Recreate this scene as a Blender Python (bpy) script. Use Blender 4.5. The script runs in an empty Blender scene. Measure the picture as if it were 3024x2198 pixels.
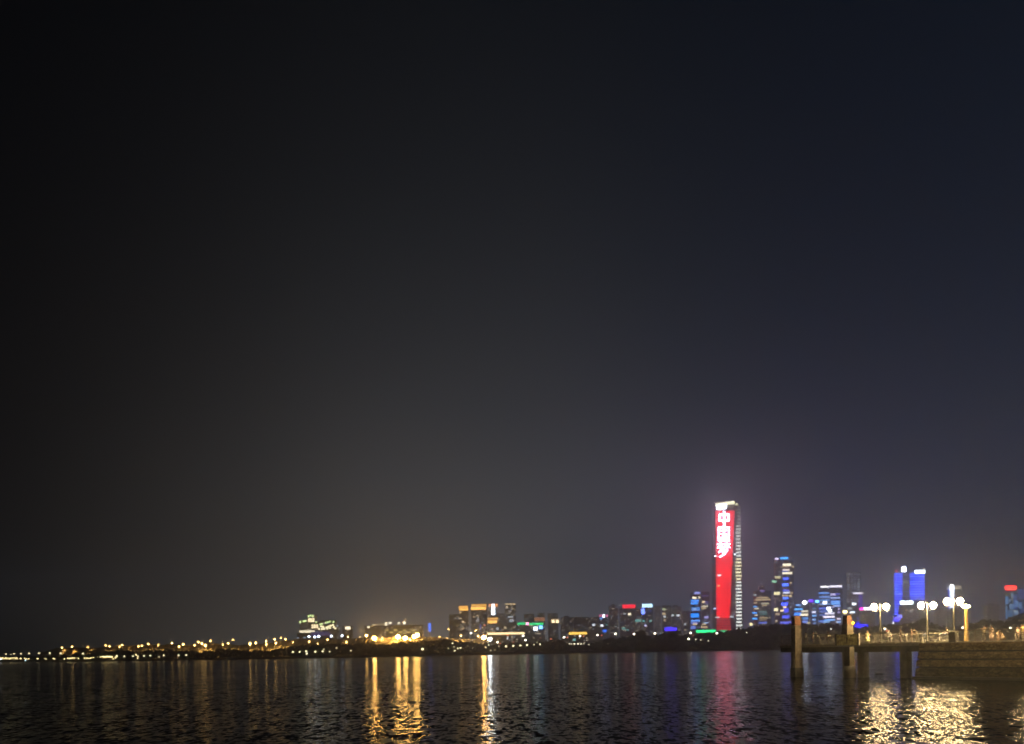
import bpy, bmesh, math, random
import numpy as np
from mathutils import Vector, Matrix
random.seed(7)
RNG = np.random.default_rng(7)
scene = bpy.context.scene
COL = scene.collection

# ------------------------------------------------------------------ camera
F_PX, CX, CY = 2912.0, 1512.0, 1923.6        # focal length and principal point in photograph pixels
CAM_H = 3.9
ROLL = math.atan(0.0178)
cam_d = bpy.data.cameras.new('camera')
cam = bpy.data.objects.new('camera', cam_d)
COL.objects.link(cam)
cam_d.sensor_fit = 'HORIZONTAL'
cam_d.sensor_width = 36.0
cam_d.lens = 36.0 * F_PX / 3024.0
cam_d.shift_y = (CY - 1099.0) / 3024.0
cam_d.clip_start = 0.1
cam_d.clip_end = 20000.0
cam.location = (0, 0, CAM_H)
cam.rotation_euler = (Matrix.Rotation(math.radians(90), 3, 'X') @ Matrix.Rotation(-ROLL, 3, 'Z')).to_euler()
cam_d.dof.use_dof = True                       # slightly missed focus, as in the photograph
cam_d.dof.focus_distance = 12.0
cam_d.dof.aperture_fstop = 2.6
scene.camera = cam

# ------------------------------------------------------------------ sky: night sky lit from below by the city
world = bpy.data.worlds.new('World')
scene.world = world
world.use_nodes = True
SKY_GAIN = 1.16
def build_world():
    nt = world.node_tree
    N, L = nt.nodes, nt.links
    N.clear()
    out = N.new('ShaderNodeOutputWorld'); bg = N.new('ShaderNodeBackground')
    L.new(bg.outputs[0], out.inputs[0])
    tc = N.new('ShaderNodeTexCoord'); sp = N.new('ShaderNodeSeparateXYZ')
    L.new(tc.outputs['Generated'], sp.inputs[0])
    def M(op, a, b=None, clamp=False):
        n = N.new('ShaderNodeMath'); n.operation = op; n.use_clamp = clamp
        for i, v in enumerate((a, b)):
            if v is None: continue
            if isinstance(v, (int, float)): n.inputs[i].default_value = v
            else: L.new(v, n.inputs[i])
        return n.outputs[0]
    X, Y, Z = sp.outputs
    az = M('ARCTAN2', X, Y)
    fac = M('MULTIPLY', M('ADD', az, 0.6), 1 / 1.2, True)
    hyp = M('SQRT', M('ADD', M('MULTIPLY', X, X), M('MULTIPLY', Y, Y)))
    v = M('MAXIMUM', M('DIVIDE', Z, M('MAXIMUM', hyp, 0.001)), 0.0)
    t = M('EXPONENT', M('DIVIDE', v, -0.25))
    def ramp(stops):
        r = N.new('ShaderNodeValToRGB'); r.color_ramp.interpolation = 'B_SPLINE'
        e = r.color_ramp.elements
        while len(e) > 1: e.remove(e[-1])
        for i, (a, c) in enumerate(stops):
            p = (math.atan(a) + 0.6) / 1.2
            el = e[0] if i == 0 else e.new(p)
            el.position = p; el.color = (*c, 1)
        L.new(fac, r.inputs[0])
        return r.outputs[0]
    hor = ramp([(-.60, (.0020, .0022, .0024)), (-.45, (.0030, .0032, .0034)), (-.27, (.074, .077, .080)), (-.12, (.160, .176, .196)),
                (.04, (.172, .190, .216)), (.18, (.070, .098, .160)), (.33, (.018, .036, .112)), (.55, (.018, .040, .108))])
    top = ramp([(-.55, (.0008, .0011, .0009)), (.0, (.0020, .0040, .0060)), (.55, (.0100, .0190, .0360))])
    mix = N.new('ShaderNodeMix'); mix.data_type = 'RGBA'
    L.new(t, mix.inputs['Factor']); L.new(top, mix.inputs['A']); L.new(hor, mix.inputs['B'])
    # faint unevenness of the glowing low cloud
    nz = N.new('ShaderNodeTexNoise'); nz.inputs['Scale'].default_value = 2.2; nz.inputs['Detail'].default_value = 3
    L.new(tc.outputs['Generated'], nz.inputs['Vector'])
    m = M('ADD', M('MULTIPLY', M('EXPONENT', M('DIVIDE', v, -0.75)), 0.56), M('MULTIPLY', M('EXPONENT', M('DIVIDE', v, -0.085)), 3.6))
    k = M('MULTIPLY', M('MULTIPLY', M('ADD', M('MULTIPLY', nz.outputs['Fac'], 0.35), 0.83), SKY_GAIN), m)
    L.new(mix.outputs['Result'], bg.inputs['Color']); L.new(k, bg.inputs['Strength'])
build_world()

scene.view_settings.view_transform = 'Standard'
scene.view_settings.look = 'None'
scene.view_settings.exposure = 0.0
scene.view_settings.gamma = 1.0
scene.view_settings.use_curve_mapping = False
scene.render.engine = 'CYCLES'
cy = scene.cycles
cy.use_light_tree = True
cy.max_bounces = 5; cy.diffuse_bounces = 2; cy.glossy_bounces = 3; cy.transmission_bounces = 2; cy.volume_bounces = 0
cy.sample_clamp_direct = 0.0; cy.sample_clamp_indirect = 6.0
cy.use_denoising = True
cy.caustics_reflective = False; cy.caustics_refractive = False
try: cy.use_fast_gi = False
except Exception: pass

# ------------------------------------------------------------------ helpers
CR, SR = math.cos(ROLL), math.sin(ROLL)
def at(x, y, D):
    """point on the plane Y = D that the photograph shows at pixel (x, y)"""
    u, v = (x - CX) / F_PX, (CY - y) / F_PX
    return Vector((D * (u * CR + v * SR), D, CAM_H + D * (-u * SR + v * CR)))
def px(D): return D / F_PX                       # metres per photograph pixel

MATS = {}
def mat(name, color, rough=0.7, metal=0.0, var=0.25, scale=1.5, bump=0.0, spec=0.5):
    if name in MATS: return MATS[name]
    m = bpy.data.materials.new(name); m.use_nodes = True
    nt = m.node_tree; N, L = nt.nodes, nt.links
    b = N['Principled BSDF']
    b.inputs['Roughness'].default_value = rough; b.inputs['Metallic'].default_value = metal
    b.inputs['Specular IOR Level'].default_value = spec
    tc = N.new('ShaderNodeTexCoord'); nz = N.new('ShaderNodeTexNoise')
    nz.inputs['Scale'].default_value = scale; nz.inputs['Detail'].default_value = 5
    L.new(tc.outputs['Object'], nz.inputs['Vector'])
    r = N.new('ShaderNodeValToRGB'); e = r.color_ramp.elements
    e[0].position = .3; e[1].position = .7
    e[0].color = (*[c * (1 - var) for c in color], 1); e[1].color = (*[min(1, c * (1 + var)) for c in color], 1)
    L.new(nz.outputs['Fac'], r.inputs[0]); L.new(r.outputs[0], b.inputs['Base Color'])
    if bump:
        bn = N.new('ShaderNodeBump'); bn.inputs['Strength'].default_value = bump; bn.inputs['Distance'].default_value = .08
        L.new(nz.outputs['Fac'], bn.inputs['Height']); L.new(bn.outputs[0], b.inputs['Normal'])
    MATS[name] = m
    return m

EM = {}
def emis(color, strength, sample=True):
    key = (tuple(round(c, 3) for c in color), round(strength, 3), sample)
    if key in EM: return EM[key]
    m = bpy.data.materials.new('lit_glass'); m.use_nodes = True
    b = m.node_tree.nodes['Principled BSDF']
    b.inputs['Base Color'].default_value = (.25, .25, .25, 1); b.inputs['Roughness'].default_value = .3
    b.inputs['Emission Color'].default_value = (*color, 1); b.inputs['Emission Strength'].default_value = strength
    m.cycles.emission_sampling = 'AUTO' if sample else 'NONE'
    EM[key] = m
    return m

class MB:
    def __init__(s): s.v = []; s.f = []
    def box(s, x0, x1, y0, y1, z0, z1):
        o = len(s.v)
        s.v += [(x0, y0, z0), (x1, y0, z0), (x1, y1, z0), (x0, y1, z0), (x0, y0, z1), (x1, y0, z1), (x1, y1, z1), (x0, y1, z1)]
        s.f += [tuple(o + i for i in q) for q in ((0, 3, 2, 1), (4, 5, 6, 7), (0, 1, 5, 4), (1, 2, 6, 5), (2, 3, 7, 6), (3, 0, 4, 7))]
        return s
    def frust(s, c, w0, d0, w1, d1, z0, z1, off=(0, 0)):
        """tapered block centred on c"""
        o = len(s.v); x, y = c; a, b = off
        for w, d, z, ox, oy in ((w0, d0, z0, 0, 0), (w1, d1, z1, a, b)):
            s.v += [(x + ox - w / 2, y + oy - d / 2, z), (x + ox + w / 2, y + oy - d / 2, z), (x + ox + w / 2, y + oy + d / 2, z), (x + ox - w / 2, y + oy + d / 2, z)]
        s.f += [tuple(o + i for i in q) for q in ((0, 3, 2, 1), (4, 5, 6, 7), (0, 1, 5, 4), (1, 2, 6, 5), (2, 3, 7, 6), (3, 0, 4, 7))]
        return s
    def hexa(s, pts):
        """eight points: bottom ring then top ring"""
        o = len(s.v); s.v += [tuple(p) for p in pts]
        s.f += [tuple(o + i for i in q) for q in ((0, 3, 2, 1), (4, 5, 6, 7), (0, 1, 5, 4), (1, 2, 6, 5), (2, 3, 7, 6), (3, 0, 4, 7))]
        return s
    def tube(s, a, b, r0, r1=None, n=8):
        r1 = r0 if r1 is None else r1
        a, b = Vector(a), Vector(b); d = (b - a).normalized()
        p = d.orthogonal().normalized(); q = d.cross(p); o = len(s.v)
        for c, r in ((a, r0), (b, r1)):
            for i in range(n):
                t = 2 * math.pi * i / n
                s.v.append(tuple(c + p * math.cos(t) * r + q * math.sin(t) * r))
        for i in range(n):
            j = (i + 1) % n; s.f.append((o + i, o + j, o + n + j, o + n + i))
        s.f.append(tuple(o + i for i in reversed(range(n)))); s.f.append(tuple(o + n + i for i in range(n)))
        return s
    def lathe(s, c, prof, n=12):
        o = len(s.v); x, y, z = c
        for r, h in prof:
            for i in range(n):
                t = 2 * math.pi * i / n; s.v.append((x + r * math.cos(t), y + r * math.sin(t), z + h))
        for k in range(len(prof) - 1):
            for i in range(n):
                j = (i + 1) % n; a = o + k * n
                s.f.append((a + i, a + j, a + n + j, a + n + i))
        s.f.append(tuple(o + i for i in reversed(range(n)))); a = o + (len(prof) - 1) * n; s.f.append(tuple(a + i for i in range(n)))
        return s
    def ball(s, c, r, sub=1, sx=1, sy=1, sz=1, jit=0):
        bm = bmesh.new(); bmesh.ops.create_icosphere(bm, subdivisions=sub, radius=1)
        o = len(s.v)
        for v in bm.verts:
            k = r * (1 + jit * random.uniform(-1, 1))
            s.v.append((c[0] + v.co.x * k * sx, c[1] + v.co.y * k * sy, c[2] + v.co.z * k * sz))
        for f in bm.faces: s.f.append(tuple(o + v.index for v in f.verts))
        bm.free(); return s
    def build(s, name, m, parent=None, smooth=False, loc=(0, 0, 0)):
        me = bpy.data.meshes.new(name); me.from_pydata(s.v, [], s.f); me.update()
        me.materials.append(m)
        if smooth: me.polygons.foreach_set('use_smooth', [True] * len(me.polygons))
        ob = bpy.data.objects.new(name, me); COL.objects.link(ob)
        if parent: ob.parent = parent
        ob.location = loc
        return ob

def tag(o, label=None, cat=None, group=None, kind=None):
    if label: o['label'] = label
    if cat: o['category'] = cat
    if group: o['group'] = group
    if kind: o['kind'] = kind
    return o
def empty(name, loc, label, cat, group=None, rz=0):
    o = bpy.data.objects.new(name, None); COL.objects.link(o)
    o.location = loc; o.rotation_euler = (0, 0, rz); o.empty_display_size = .5
    return tag(o, label, cat, group)
def clone(o, parent=None):
    c = o.copy(); COL.objects.link(c); c.parent = parent
    for ch in o.children: clone(ch, c)
    return c
ORD = ['first', 'second', 'third', 'fourth', 'fifth', 'sixth', 'seventh', 'eighth', 'ninth', 'tenth', 'eleventh', 'twelfth', 'thirteenth',
       'fourteenth', 'fifteenth', 'sixteenth', 'seventeenth', 'eighteenth', 'nineteenth', 'twentieth', 'twenty-first', 'twenty-second',
       'twenty-third', 'twenty-fourth', 'twenty-fifth', 'twenty-sixth', 'twenty-seventh', 'twenty-eighth', 'twenty-ninth', 'thirtieth',
       'thirty-first', 'thirty-second', 'thirty-third', 'thirty-fourth', 'thirty-fifth', 'thirty-sixth', 'thirty-seventh', 'thirty-eighth', 'thirty-ninth', 'fortieth']

# colours of light
WARM, GOLD, CREAM, COOL = (1, .74, .42), (1, .50, .10), (1, .88, .62), (.80, .90, 1)
BLUE, LBLUE, DBLUE, PURP = (.03, .16, 1), (.16, .42, 1), (.02, .03, 1), (.30, .22, 1)
RED, GREEN, TEAL, PINK, ORANGE, LILAC = (1, .02, .04), (.02, 1, .30), (.3, .8, .75), (1, .25, .5), (1, .25, .02), (.72, .68, 1)

# ------------------------------------------------------------------ water
WAVE_FINE, WAVE_BIG = 0.84, 0.30
def water():
    m = bpy.data.materials.new('sea_water'); m.use_nodes = True
    nt = m.node_tree; N, L = nt.nodes, nt.links
    b = N['Principled BSDF']
    b.inputs['Base Color'].default_value = (.006, .008, .009, 1)
    b.inputs['Roughness'].default_value = .12; b.inputs['IOR'].default_value = 1.33; b.inputs['Specular IOR Level'].default_value = .008
    tc = N.new('ShaderNodeTexCoord')
    def layer(scale, sx, sy, detail, amp, dist=0.0, rot=0.0):
        mp = N.new('ShaderNodeMapping'); mp.inputs['Scale'].default_value = (sx, sy, 1); mp.inputs['Rotation'].default_value = (0, 0, rot)
        L.new(tc.outputs['Object'], mp.inputs[0])
        n = N.new('ShaderNodeTexNoise'); n.inputs['Scale'].default_value = scale; n.inputs['Detail'].default_value = detail
        n.inputs['Roughness'].default_value = .55; n.inputs['Distortion'].default_value = dist
        L.new(mp.outputs[0], n.inputs['Vector'])
        s = N.new('ShaderNodeVectorMath'); s.operation = 'SUBTRACT'; s.inputs[1].default_value = (.5, .5, .5)
        L.new(n.outputs['Color'], s.inputs[0])
        k = N.new('ShaderNodeVectorMath'); k.operation = 'MULTIPLY'; k.inputs[1].default_value = (amp * .9, amp, 0)
        L.new(s.outputs[0], k.inputs[0])
        return k.outputs[0]
    a = layer(1.0, 3.6, 1.25, 2, WAVE_FINE, .4)
    c = layer(1.0, .9, .35, 2, WAVE_BIG, .3, .25)
    add = N.new('ShaderNodeVectorMath'); L.new(a, add.inputs[0]); L.new(c, add.inputs[1])
    # wind patches: calmer and rougher lanes across the bay
    mp = N.new('ShaderNodeMapping'); mp.inputs['Scale'].default_value = (.006, .03, 1)
    L.new(tc.outputs['Object'], mp.inputs[0])
    pn = N.new('ShaderNodeTexNoise'); pn.inputs['Scale'].default_value = 1; pn.inputs['Detail'].default_value = 3
    L.new(mp.outputs[0], pn.inputs['Vector'])
    mr = N.new('ShaderNodeMapRange'); mr.inputs['From Min'].default_value = .35; mr.inputs['From Max'].default_value = .65
    mr.inputs['To Min'].default_value = .6; mr.inputs['To Max'].default_value = 1.15
    L.new(pn.outputs['Fac'], mr.inputs['Value'])
    sc = N.new('ShaderNodeVectorMath'); sc.operation = 'SCALE'; L.new(add.outputs[0], sc.inputs[0]); L.new(mr.outputs[0], sc.inputs['Scale'])
    up = N.new('ShaderNodeVectorMath'); up.inputs[1].default_value = (0, 0, 1); L.new(sc.outputs[0], up.inputs[0])
    nm = N.new('ShaderNodeVectorMath'); nm.operation = 'NORMALIZE'; L.new(up.outputs[0], nm.inputs[0])
    L.new(nm.outputs[0], b.inputs['Normal'])
    mb = MB(); o = 0
    mb.v = [(-2600, -60, 0), (3000, -60, 0), (3000, 2300, 0), (-2600, 2300, 0)]; mb.f = [(0, 1, 2, 3)]
    w = mb.build('water', m); tag(w, kind='structure')
water()

# ------------------------------------------------------------------ far shore ground
SHORE = [(-900, 2200), (0, 1700), (150, 1400), (300, 1230), (600, 1130), (1000, 1110), (1500, 1200), (2000, 1220), (3024, 1220), (3900, 1240)]
def shoreD(x): return float(np.interp(x, [a for a, _ in SHORE], [b for _, b in SHORE]))
def ground():
    g = mat('dark_earth', (.05, .048, .04), .95, var=.4, scale=.05)
    mb = MB(); xs = [a for a, _ in SHORE]; fr = [at(x, CY, d) for x, d in SHORE]
    n = len(fr)
    # waterline, crest of the bank, then back to the far edge
    for i, p in enumerate(fr): mb.v.append((p.x, p.y, -.8))
    for i, p in enumerate(fr): mb.v.append((p.x, p.y + 3, 1.3))
    for i, p in enumerate(fr): mb.v.append((p.x, p.y + 30, 2.6))
    for i, p in enumerate(fr): mb.v.append((-3300 + 6600 * i / (n - 1), 5000, 3.0))
    for r in range(3):
        for i in range(n - 1):
            a = r * n + i; mb.f.append((a, a + 1, a + n + 1, a + n))
    tag(mb.build('shore_ground', g), kind='structure')
    # seabed under the water
    tag(MB().box(-3300, 3300, -80, 4950, -1.0, -.85).build('seabed', g), kind='structure')
ground()

def glow_bank():  # added slope catching lamp light, in place of the amber haze glow
    m = mat('glow_bank_surface', (.36, .30, .20), .95, var=.5, scale=.12)
    mb = MB(); pts = []
    top = [(120, 1926), (165, 1914), (230, 1914), (300, 1912), (360, 1908), (430, 1905), (500, 1904), (560, 1906), (610, 1900), (700, 1905), (760, 1903), (830, 1893), (880, 1888), (960, 1890), (1040, 1885), (1120, 1884), (1240, 1880), (1300, 1882), (1330, 1886), (1480, 1886)]
    xs = np.linspace(120, 1480, 170)
    for x in xs:
        D = shoreD(x) + 168; yt = float(np.interp(x, [a for a, _ in top], [b for _, b in top])) + random.uniform(-2, 2)
        z = at(x, yt, D).z; X = at(x, yt, D).x
        for f, dy in ((0, -14), (.35, -8), (.7, -2), (1, 4), (.95, 30)):
            mb.v.append((X + random.uniform(-1, 1), D + dy + random.uniform(-1.5, 1.5), 2.4 + (z - 2.4) * f * random.uniform(.96, 1.04)))
    for i in range(len(xs) - 1):
        for k in range(4):
            a = i * 5 + k; mb.f.append((a, a + 5, a + 6, a + 1))
    tag(mb.build('glow_bank', m), kind='structure')
glow_bank()

# ------------------------------------------------------------------ woods on the far shore
SIL = [(-80, 1942), (0, 1940), (150, 1937), (280, 1928), (350, 1922), (420, 1924), (450, 1918), (510, 1919), (560, 1922), (600, 1922), (650, 1918), (700, 1918),
       (750, 1921), (815, 1919), (830, 1914), (860, 1911), (900, 1904), (950, 1902), (1060, 1900), (1150, 1899), (1200, 1895), (1270, 1891), (1310, 1888),
       (1340, 1893), (1400, 1897), (1450, 1900), (1500, 1897), (1540, 1896), (1580, 1894), (1620, 1893), (1650, 1888), (1680, 1896), (1720, 1902), (1745, 1896),
       (1780, 1889), (1830, 1882), (1870, 1875), (1920, 1877), (1945, 1875), (1970, 1869), (1990, 1868), (2015, 1877), (2050, 1872), (2100, 1866), (2150, 1861),
       (2200, 1854), (2280, 1844), (2350, 1840), (2400, 1846), (2430, 1842), (2470, 1842), (2500, 1851), (2540, 1853), (2590, 1847), (2617, 1842), (2670, 1844), (2700, 1838), (2730, 1838),
       (2774, 1847), (2800, 1850), (2839, 1846), (2876, 1841), (2899, 1831), (2943, 1832), (2975, 1833), (3009, 1826), (3100, 1822)]
def silY(x): return float(np.interp(x, [a for a, _ in SIL], [b for _, b in SIL]))
LEAF = None
def leaf_mat():
    m = mat('night_foliage', (.040, .055, .028), .85, var=.5, scale=.15, spec=.2)
    return m
def leaf_cloud(centres, radii, n_per, size, V, Fc):
    """many leaf clumps around each crown centre; centres and radii are arrays"""
    C = np.repeat(centres, n_per, 0); R = np.repeat(radii, n_per, 0); k = len(C)
    d = RNG.normal(size=(k, 3)); d /= np.linalg.norm(d, axis=1)[:, None]
    d[:, 2] = np.where(d[:, 2] < -.5, -d[:, 2], d[:, 2])
    P = C + d * R * RNG.uniform(.72, 1.12, (k, 1))
    a = RNG.normal(size=(k, 3)); a /= np.linalg.norm(a, axis=1)[:, None]
    b = np.cross(a, RNG.normal(size=(k, 3))); b /= np.linalg.norm(b, axis=1)[:, None]
    s = RNG.uniform(.5, 1.0, (k, 1)) * size
    a *= s; b *= s * .7
    q = np.stack([P - a - b, P + a - b * .6, P + a * .9 + b, P - a * .7 + b], 1).reshape(-1, 3)
    o = sum(len(x) for x in V); V.append(q)
    Fc.append((np.arange(k * 4).reshape(k, 4) + o))
def mesh_np(name, V, Fq, m, parent=None, extra=None):
    v = np.concatenate(V); f = np.concatenate(Fq).tolist()
    v = v.tolist()
    if extra:
        o = len(v); v += extra.v; f += [tuple(i + o for i in t) for t in extra.f]
    me = bpy.data.meshes.new(name); me.from_pydata(v, [], f); me.update(); me.materials.append(m)
    ob = bpy.data.objects.new(name, me); COL.objects.link(ob)
    if parent: ob.parent = parent
    return ob
def woods():
    V, Fq, core = [], [], MB()
    cs, rs = [], []
    x = -140.0
    while x < 3160:
        for row in range(3):
            D = shoreD(x) + 12 + row * 26 + random.uniform(-6, 6)
            xx = x + random.uniform(-6, 6)
            top = at(xx, silY(xx) + random.uniform(-1.0, 4.5) + (2 - row) * 5 * (1 if silY(xx) < 1925 - xx * .0178 * 0 else .3), D)
            h = max(3.0, top.z - 1.5)
            r = min(random.uniform(4.5, 7.5), h * .55)
            z = 1.5 + h - r * .8
            first = True
            while z > 1.5 + r * .1 or first:
                rr = r * random.uniform(.85, 1.2)
                cs.append((top.x + random.uniform(-1, 1), D + random.uniform(-2, 2), z)); rs.append((rr, rr, rr * .8))
                core.ball(cs[-1], rr * .78, 1, 1, 1, .82, .15)
                z -= r * 1.15; first = False
        x += random.uniform(9, 12)
    leaf_cloud(np.array(cs), np.array(rs), 42, 1.5, V, Fq)
    o = mesh_np('shore_woods', V, Fq, leaf_mat(), extra=core)
    tag(o, 'black band of dense woods along the whole far shore', 'woods', kind='stuff')
woods()
bark = mat('bark', (.06, .045, .035), .9)
def tree(x, y, D, wpx, label):
    top = at(x, y, D); R = wpx / 2 * px(D); H = top.z - 2.2
    r = empty('tree', (top.x, D, 2.2), label, 'tree', 'broad trees standing above the woods')
    MB().tube((0, 0, -.5), (.3, 0, H * .45), .8, .5, 8).tube((.3, 0, H * .45), (-R * .4, .5, H * .75), .35, .15, 6).tube((.3, 0, H * .4), (R * .45, -.5, H * .72), .35, .15, 6).build('trunk', bark, r)
    V, Fq, core, cs, rs = [], [], MB(), [], []
    for i in range(14):
        a = random.uniform(0, 6.28); q = random.uniform(.1, .75) * R; zz = H * (1 - .42 * (q / R) ** 2) - random.uniform(0, H * .3) - R * .22
        c = (q * math.cos(a), q * math.sin(a), zz); cs.append(c); rr = R * random.uniform(.28, .42); rs.append((rr, rr, rr * .7))
        core.ball(c, rr * .7, 1, 1, 1, .7, .2)
    leaf_cloud(np.array(cs), np.array(rs), 90, 1.1, V, Fq)
    mesh_np('crown', V, Fq, leaf_mat(), r, core)
for a in [(1890, 1863, 1260, 52, 'dome-shaped black tree left of the blue sign strip, under the red rooftop sign'),
          (1990, 1861, 1255, 60, 'broad black tree in front of the deep blue sign strip'),
          (1312, 1888, 1190, 60, 'low rounded dark tree right of the blue vertical sign'),
          (1648, 1887, 1240, 44, 'dark tree left of the short gold light strip'),
          (2454, 1839, 1270, 62, 'dark rounded tree between the two stone pillars of the jetty'),
          (2720, 1823, 1275, 62, 'tall dark dome-shaped tree behind the second street lamp of the jetty'),
          (2900, 1829, 1265, 46, 'dark pointed tree left of the hazy twin-block tower at right'),
          (3006, 1823, 1262, 50, 'dark tree at the right edge below the wing-shaped roof')]:
    tree(*a)

# ------------------------------------------------------------------ buildings
def facade(name, wall, glass, p_lit, lit_col, lit_str, cw=3.6, ch=3.5, ww=.6, wh=.5):
    """procedural wall with a grid of windows, many of them dimly lit"""
    if name in MATS: return MATS[name]
    m = bpy.data.materials.new(name); m.use_nodes = True
    nt = m.node_tree; N, L = nt.nodes, nt.links
    b = N['Principled BSDF']; b.inputs['Roughness'].default_value = .45
    def M(op, a, c=None):
        n = N.new('ShaderNodeMath'); n.operation = op
        for i, v in enumerate((a, c)):
            if v is None: continue
            if isinstance(v, (int, float)): n.inputs[i].default_value = v
            else: L.new(v, n.inputs[i])
        return n.outputs[0]
    tc = N.new('ShaderNodeTexCoord'); sp = N.new('ShaderNodeSeparateXYZ'); L.new(tc.outputs['Object'], sp.inputs[0])
    hx = M('DIVIDE', M('ADD', sp.outputs[0], sp.outputs[1]), cw); hz = M('DIVIDE', sp.outputs[2], ch)
    inx = M('LESS_THAN', M('ABSOLUTE', M('SUBTRACT', M('FRACT', hx), .5)), ww / 2)
    inz = M('LESS_THAN', M('ABSOLUTE', M('SUBTRACT', M('FRACT', hz), .5)), wh / 2)
    win = M('MULTIPLY', inx, inz)
    oi = N.new('ShaderNodeObjectInfo')
    cb = N.new('ShaderNodeCombineXYZ'); L.new(M('FLOOR', hx), cb.inputs[0]); L.new(M('FLOOR', hz), cb.inputs[1]); L.new(M('MULTIPLY', oi.outputs['Random'], 97), cb.inputs[2])
    wn = N.new('ShaderNodeTexWhiteNoise'); L.new(cb.outputs[0], wn.inputs[0])
    lit = M('MULTIPLY', win, M('GREATER_THAN', wn.outputs['Value'], 1 - p_lit))
    mix = N.new('ShaderNodeMix'); mix.data_type = 'RGBA'; mix.inputs['A'].default_value = (*wall, 1); mix.inputs['B'].default_value = (*glass, 1)
    L.new(win, mix.inputs['Factor']); L.new(mix.outputs['Result'], b.inputs['Base Color'])
    sc = N.new('ShaderNodeSeparateColor'); L.new(wn.outputs['Color'], sc.inputs[0])
    L.new(M('MULTIPLY', M('MULTIPLY', lit, lit_str), M('ADD', M('MULTIPLY', sc.outputs[1], 1.2), .2)), b.inputs['Emission Strength'])
    mc = N.new('ShaderNodeMix'); mc.data_type = 'RGBA'; mc.inputs['A'].default_value = (*lit_col, 1); mc.inputs['B'].default_value = (.6, .75, 1, 1)
    L.new(M('GREATER_THAN', sc.outputs[2], .7), mc.inputs['Factor']); L.new(mc.outputs['Result'], b.inputs['Emission Color'])
    m.cycles.emission_sampling = 'NONE'
    MATS[name] = m
    return m
F_RES = facade('residential_facade', (.30, .29, .28), (.05, .06, .08), .40, (1, .86, .66), .8)  # dense dim windows, raised in number so their glow lightens the walls
F_DIM = facade('distant_facade', (.20, .20, .22), (.05, .06, .08), .30, (1, .84, .62), .75)
F_GLASS = facade('glass_facade', (.10, .11, .14), (.04, .05, .08), .28, (.45, .55, 1), .6, 4.5, 4.0, .8, .5)
F_OFF = facade('office_facade', (.14, .14, .17), (.05, .06, .09), .26, (1, .84, .62), .6, 5, 4, .8, .45)
concrete = mat('building_concrete', (.25, .25, .26), .8)

BB = {}
def building(key, label, x0, x1, ytop, D, fac, lights=(), depth=None, crown='parapet', cat='tower block', group=None, name='tower_block', ribs=True, base=2.8):
    w_px = x1 - x0; W = w_px * px(D)
    dp = depth or max(8.0, min(26.0, W * .7))
    a, b_ = at(x0, ytop, D), at(x1, ytop, D)
    X0, X1 = a.x, b_.x
    um = (x0 + x1) / 2 - CX
    if um > 0: X0 = a.x / D * (D + dp)
    else: X1 = b_.x / D * (D + dp)
    if X1 - X0 < W * .5: X0, X1 = a.x, b_.x
    Zt = (a.z + b_.z) / 2
    xc = (X0 + X1) / 2; w = X1 - X0; H = Zt - base
    r = empty(name, (xc, D, base), label, cat, group)
    mb = MB()
    hb = H - 1.2
    mb.box(-w / 2, w / 2, 0, dp, 0, hb)
    if ribs:                                              # vertical piers proud of the wall
        n = max(2, int(w / 9))
        for i in range(n + 1):
            xx = -w / 2 + w * i / n
            mb.box(xx - .5, xx + .5, -.6, -.003, 0, hb)
        z = 7.0
        while z < hb - 2:                                 # balcony or floor ledges
            mb.box(-w / 2 - .35, w / 2 + .35, -.4, dp + .35, z, z + .5); z += 7.0
    mb.build('wall', fac, r)
    rf = MB().box(-w / 2 - .5, w / 2 + .5, -.7, dp + .5, hb, H)
    if crown == 'plant': rf.box(-w * .25, w * .2, dp * .3, dp * .7, H, H + 4).tube((w * .1, dp * .5, H + 4), (w * .1, dp * .5, H + 9), .25)
    rf.build('roof', concrete, r)
    BB[key] = (r, D, xc, base)
    for it in lights: light(key, *it)
    return r
def light(key, nm, x0, x1, y0, y1, col, L, proud=1.0, label=None, samp=None, thick=.5):
    """a lit pane or sign of a building: real box standing just proud of its front wall"""
    r, D, xc, base = BB[key]
    p0, p1 = at(x0, y1, D), at(x1, y0, D)
    cx = (p0.x + p1.x) / 2; z0 = (at((x0 + x1) / 2, y1, D)).z; z1 = (at((x0 + x1) / 2, y0, D)).z
    L = L * 2.0
    samp = (L * (x1 - x0) * (y1 - y0) > 250) if samp is None else samp
    ob = MB().box(p0.x - xc, p1.x - xc, -proud - thick, -proud, z0 - base, z1 - base).build(nm, emis(col, L, samp), r)
    if label: ob['label'] = label
    return ob
def rows(key, nm, x0, x1, ys, h, cols, L, jit=.15):
    for i, y in enumerate(ys):
        c = cols[i % len(cols)]; w = x1 - x0
        a = random.uniform(0, jit) * w; b = random.uniform(0, jit) * w
        light(key, nm, x0 + a, x1 - b, y - h / 2, y + h / 2, c, L * random.uniform(.6, 1.2))

S = 'rooftop_sign'; LW = 'lit_window'; LS = 'light_strip'
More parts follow.
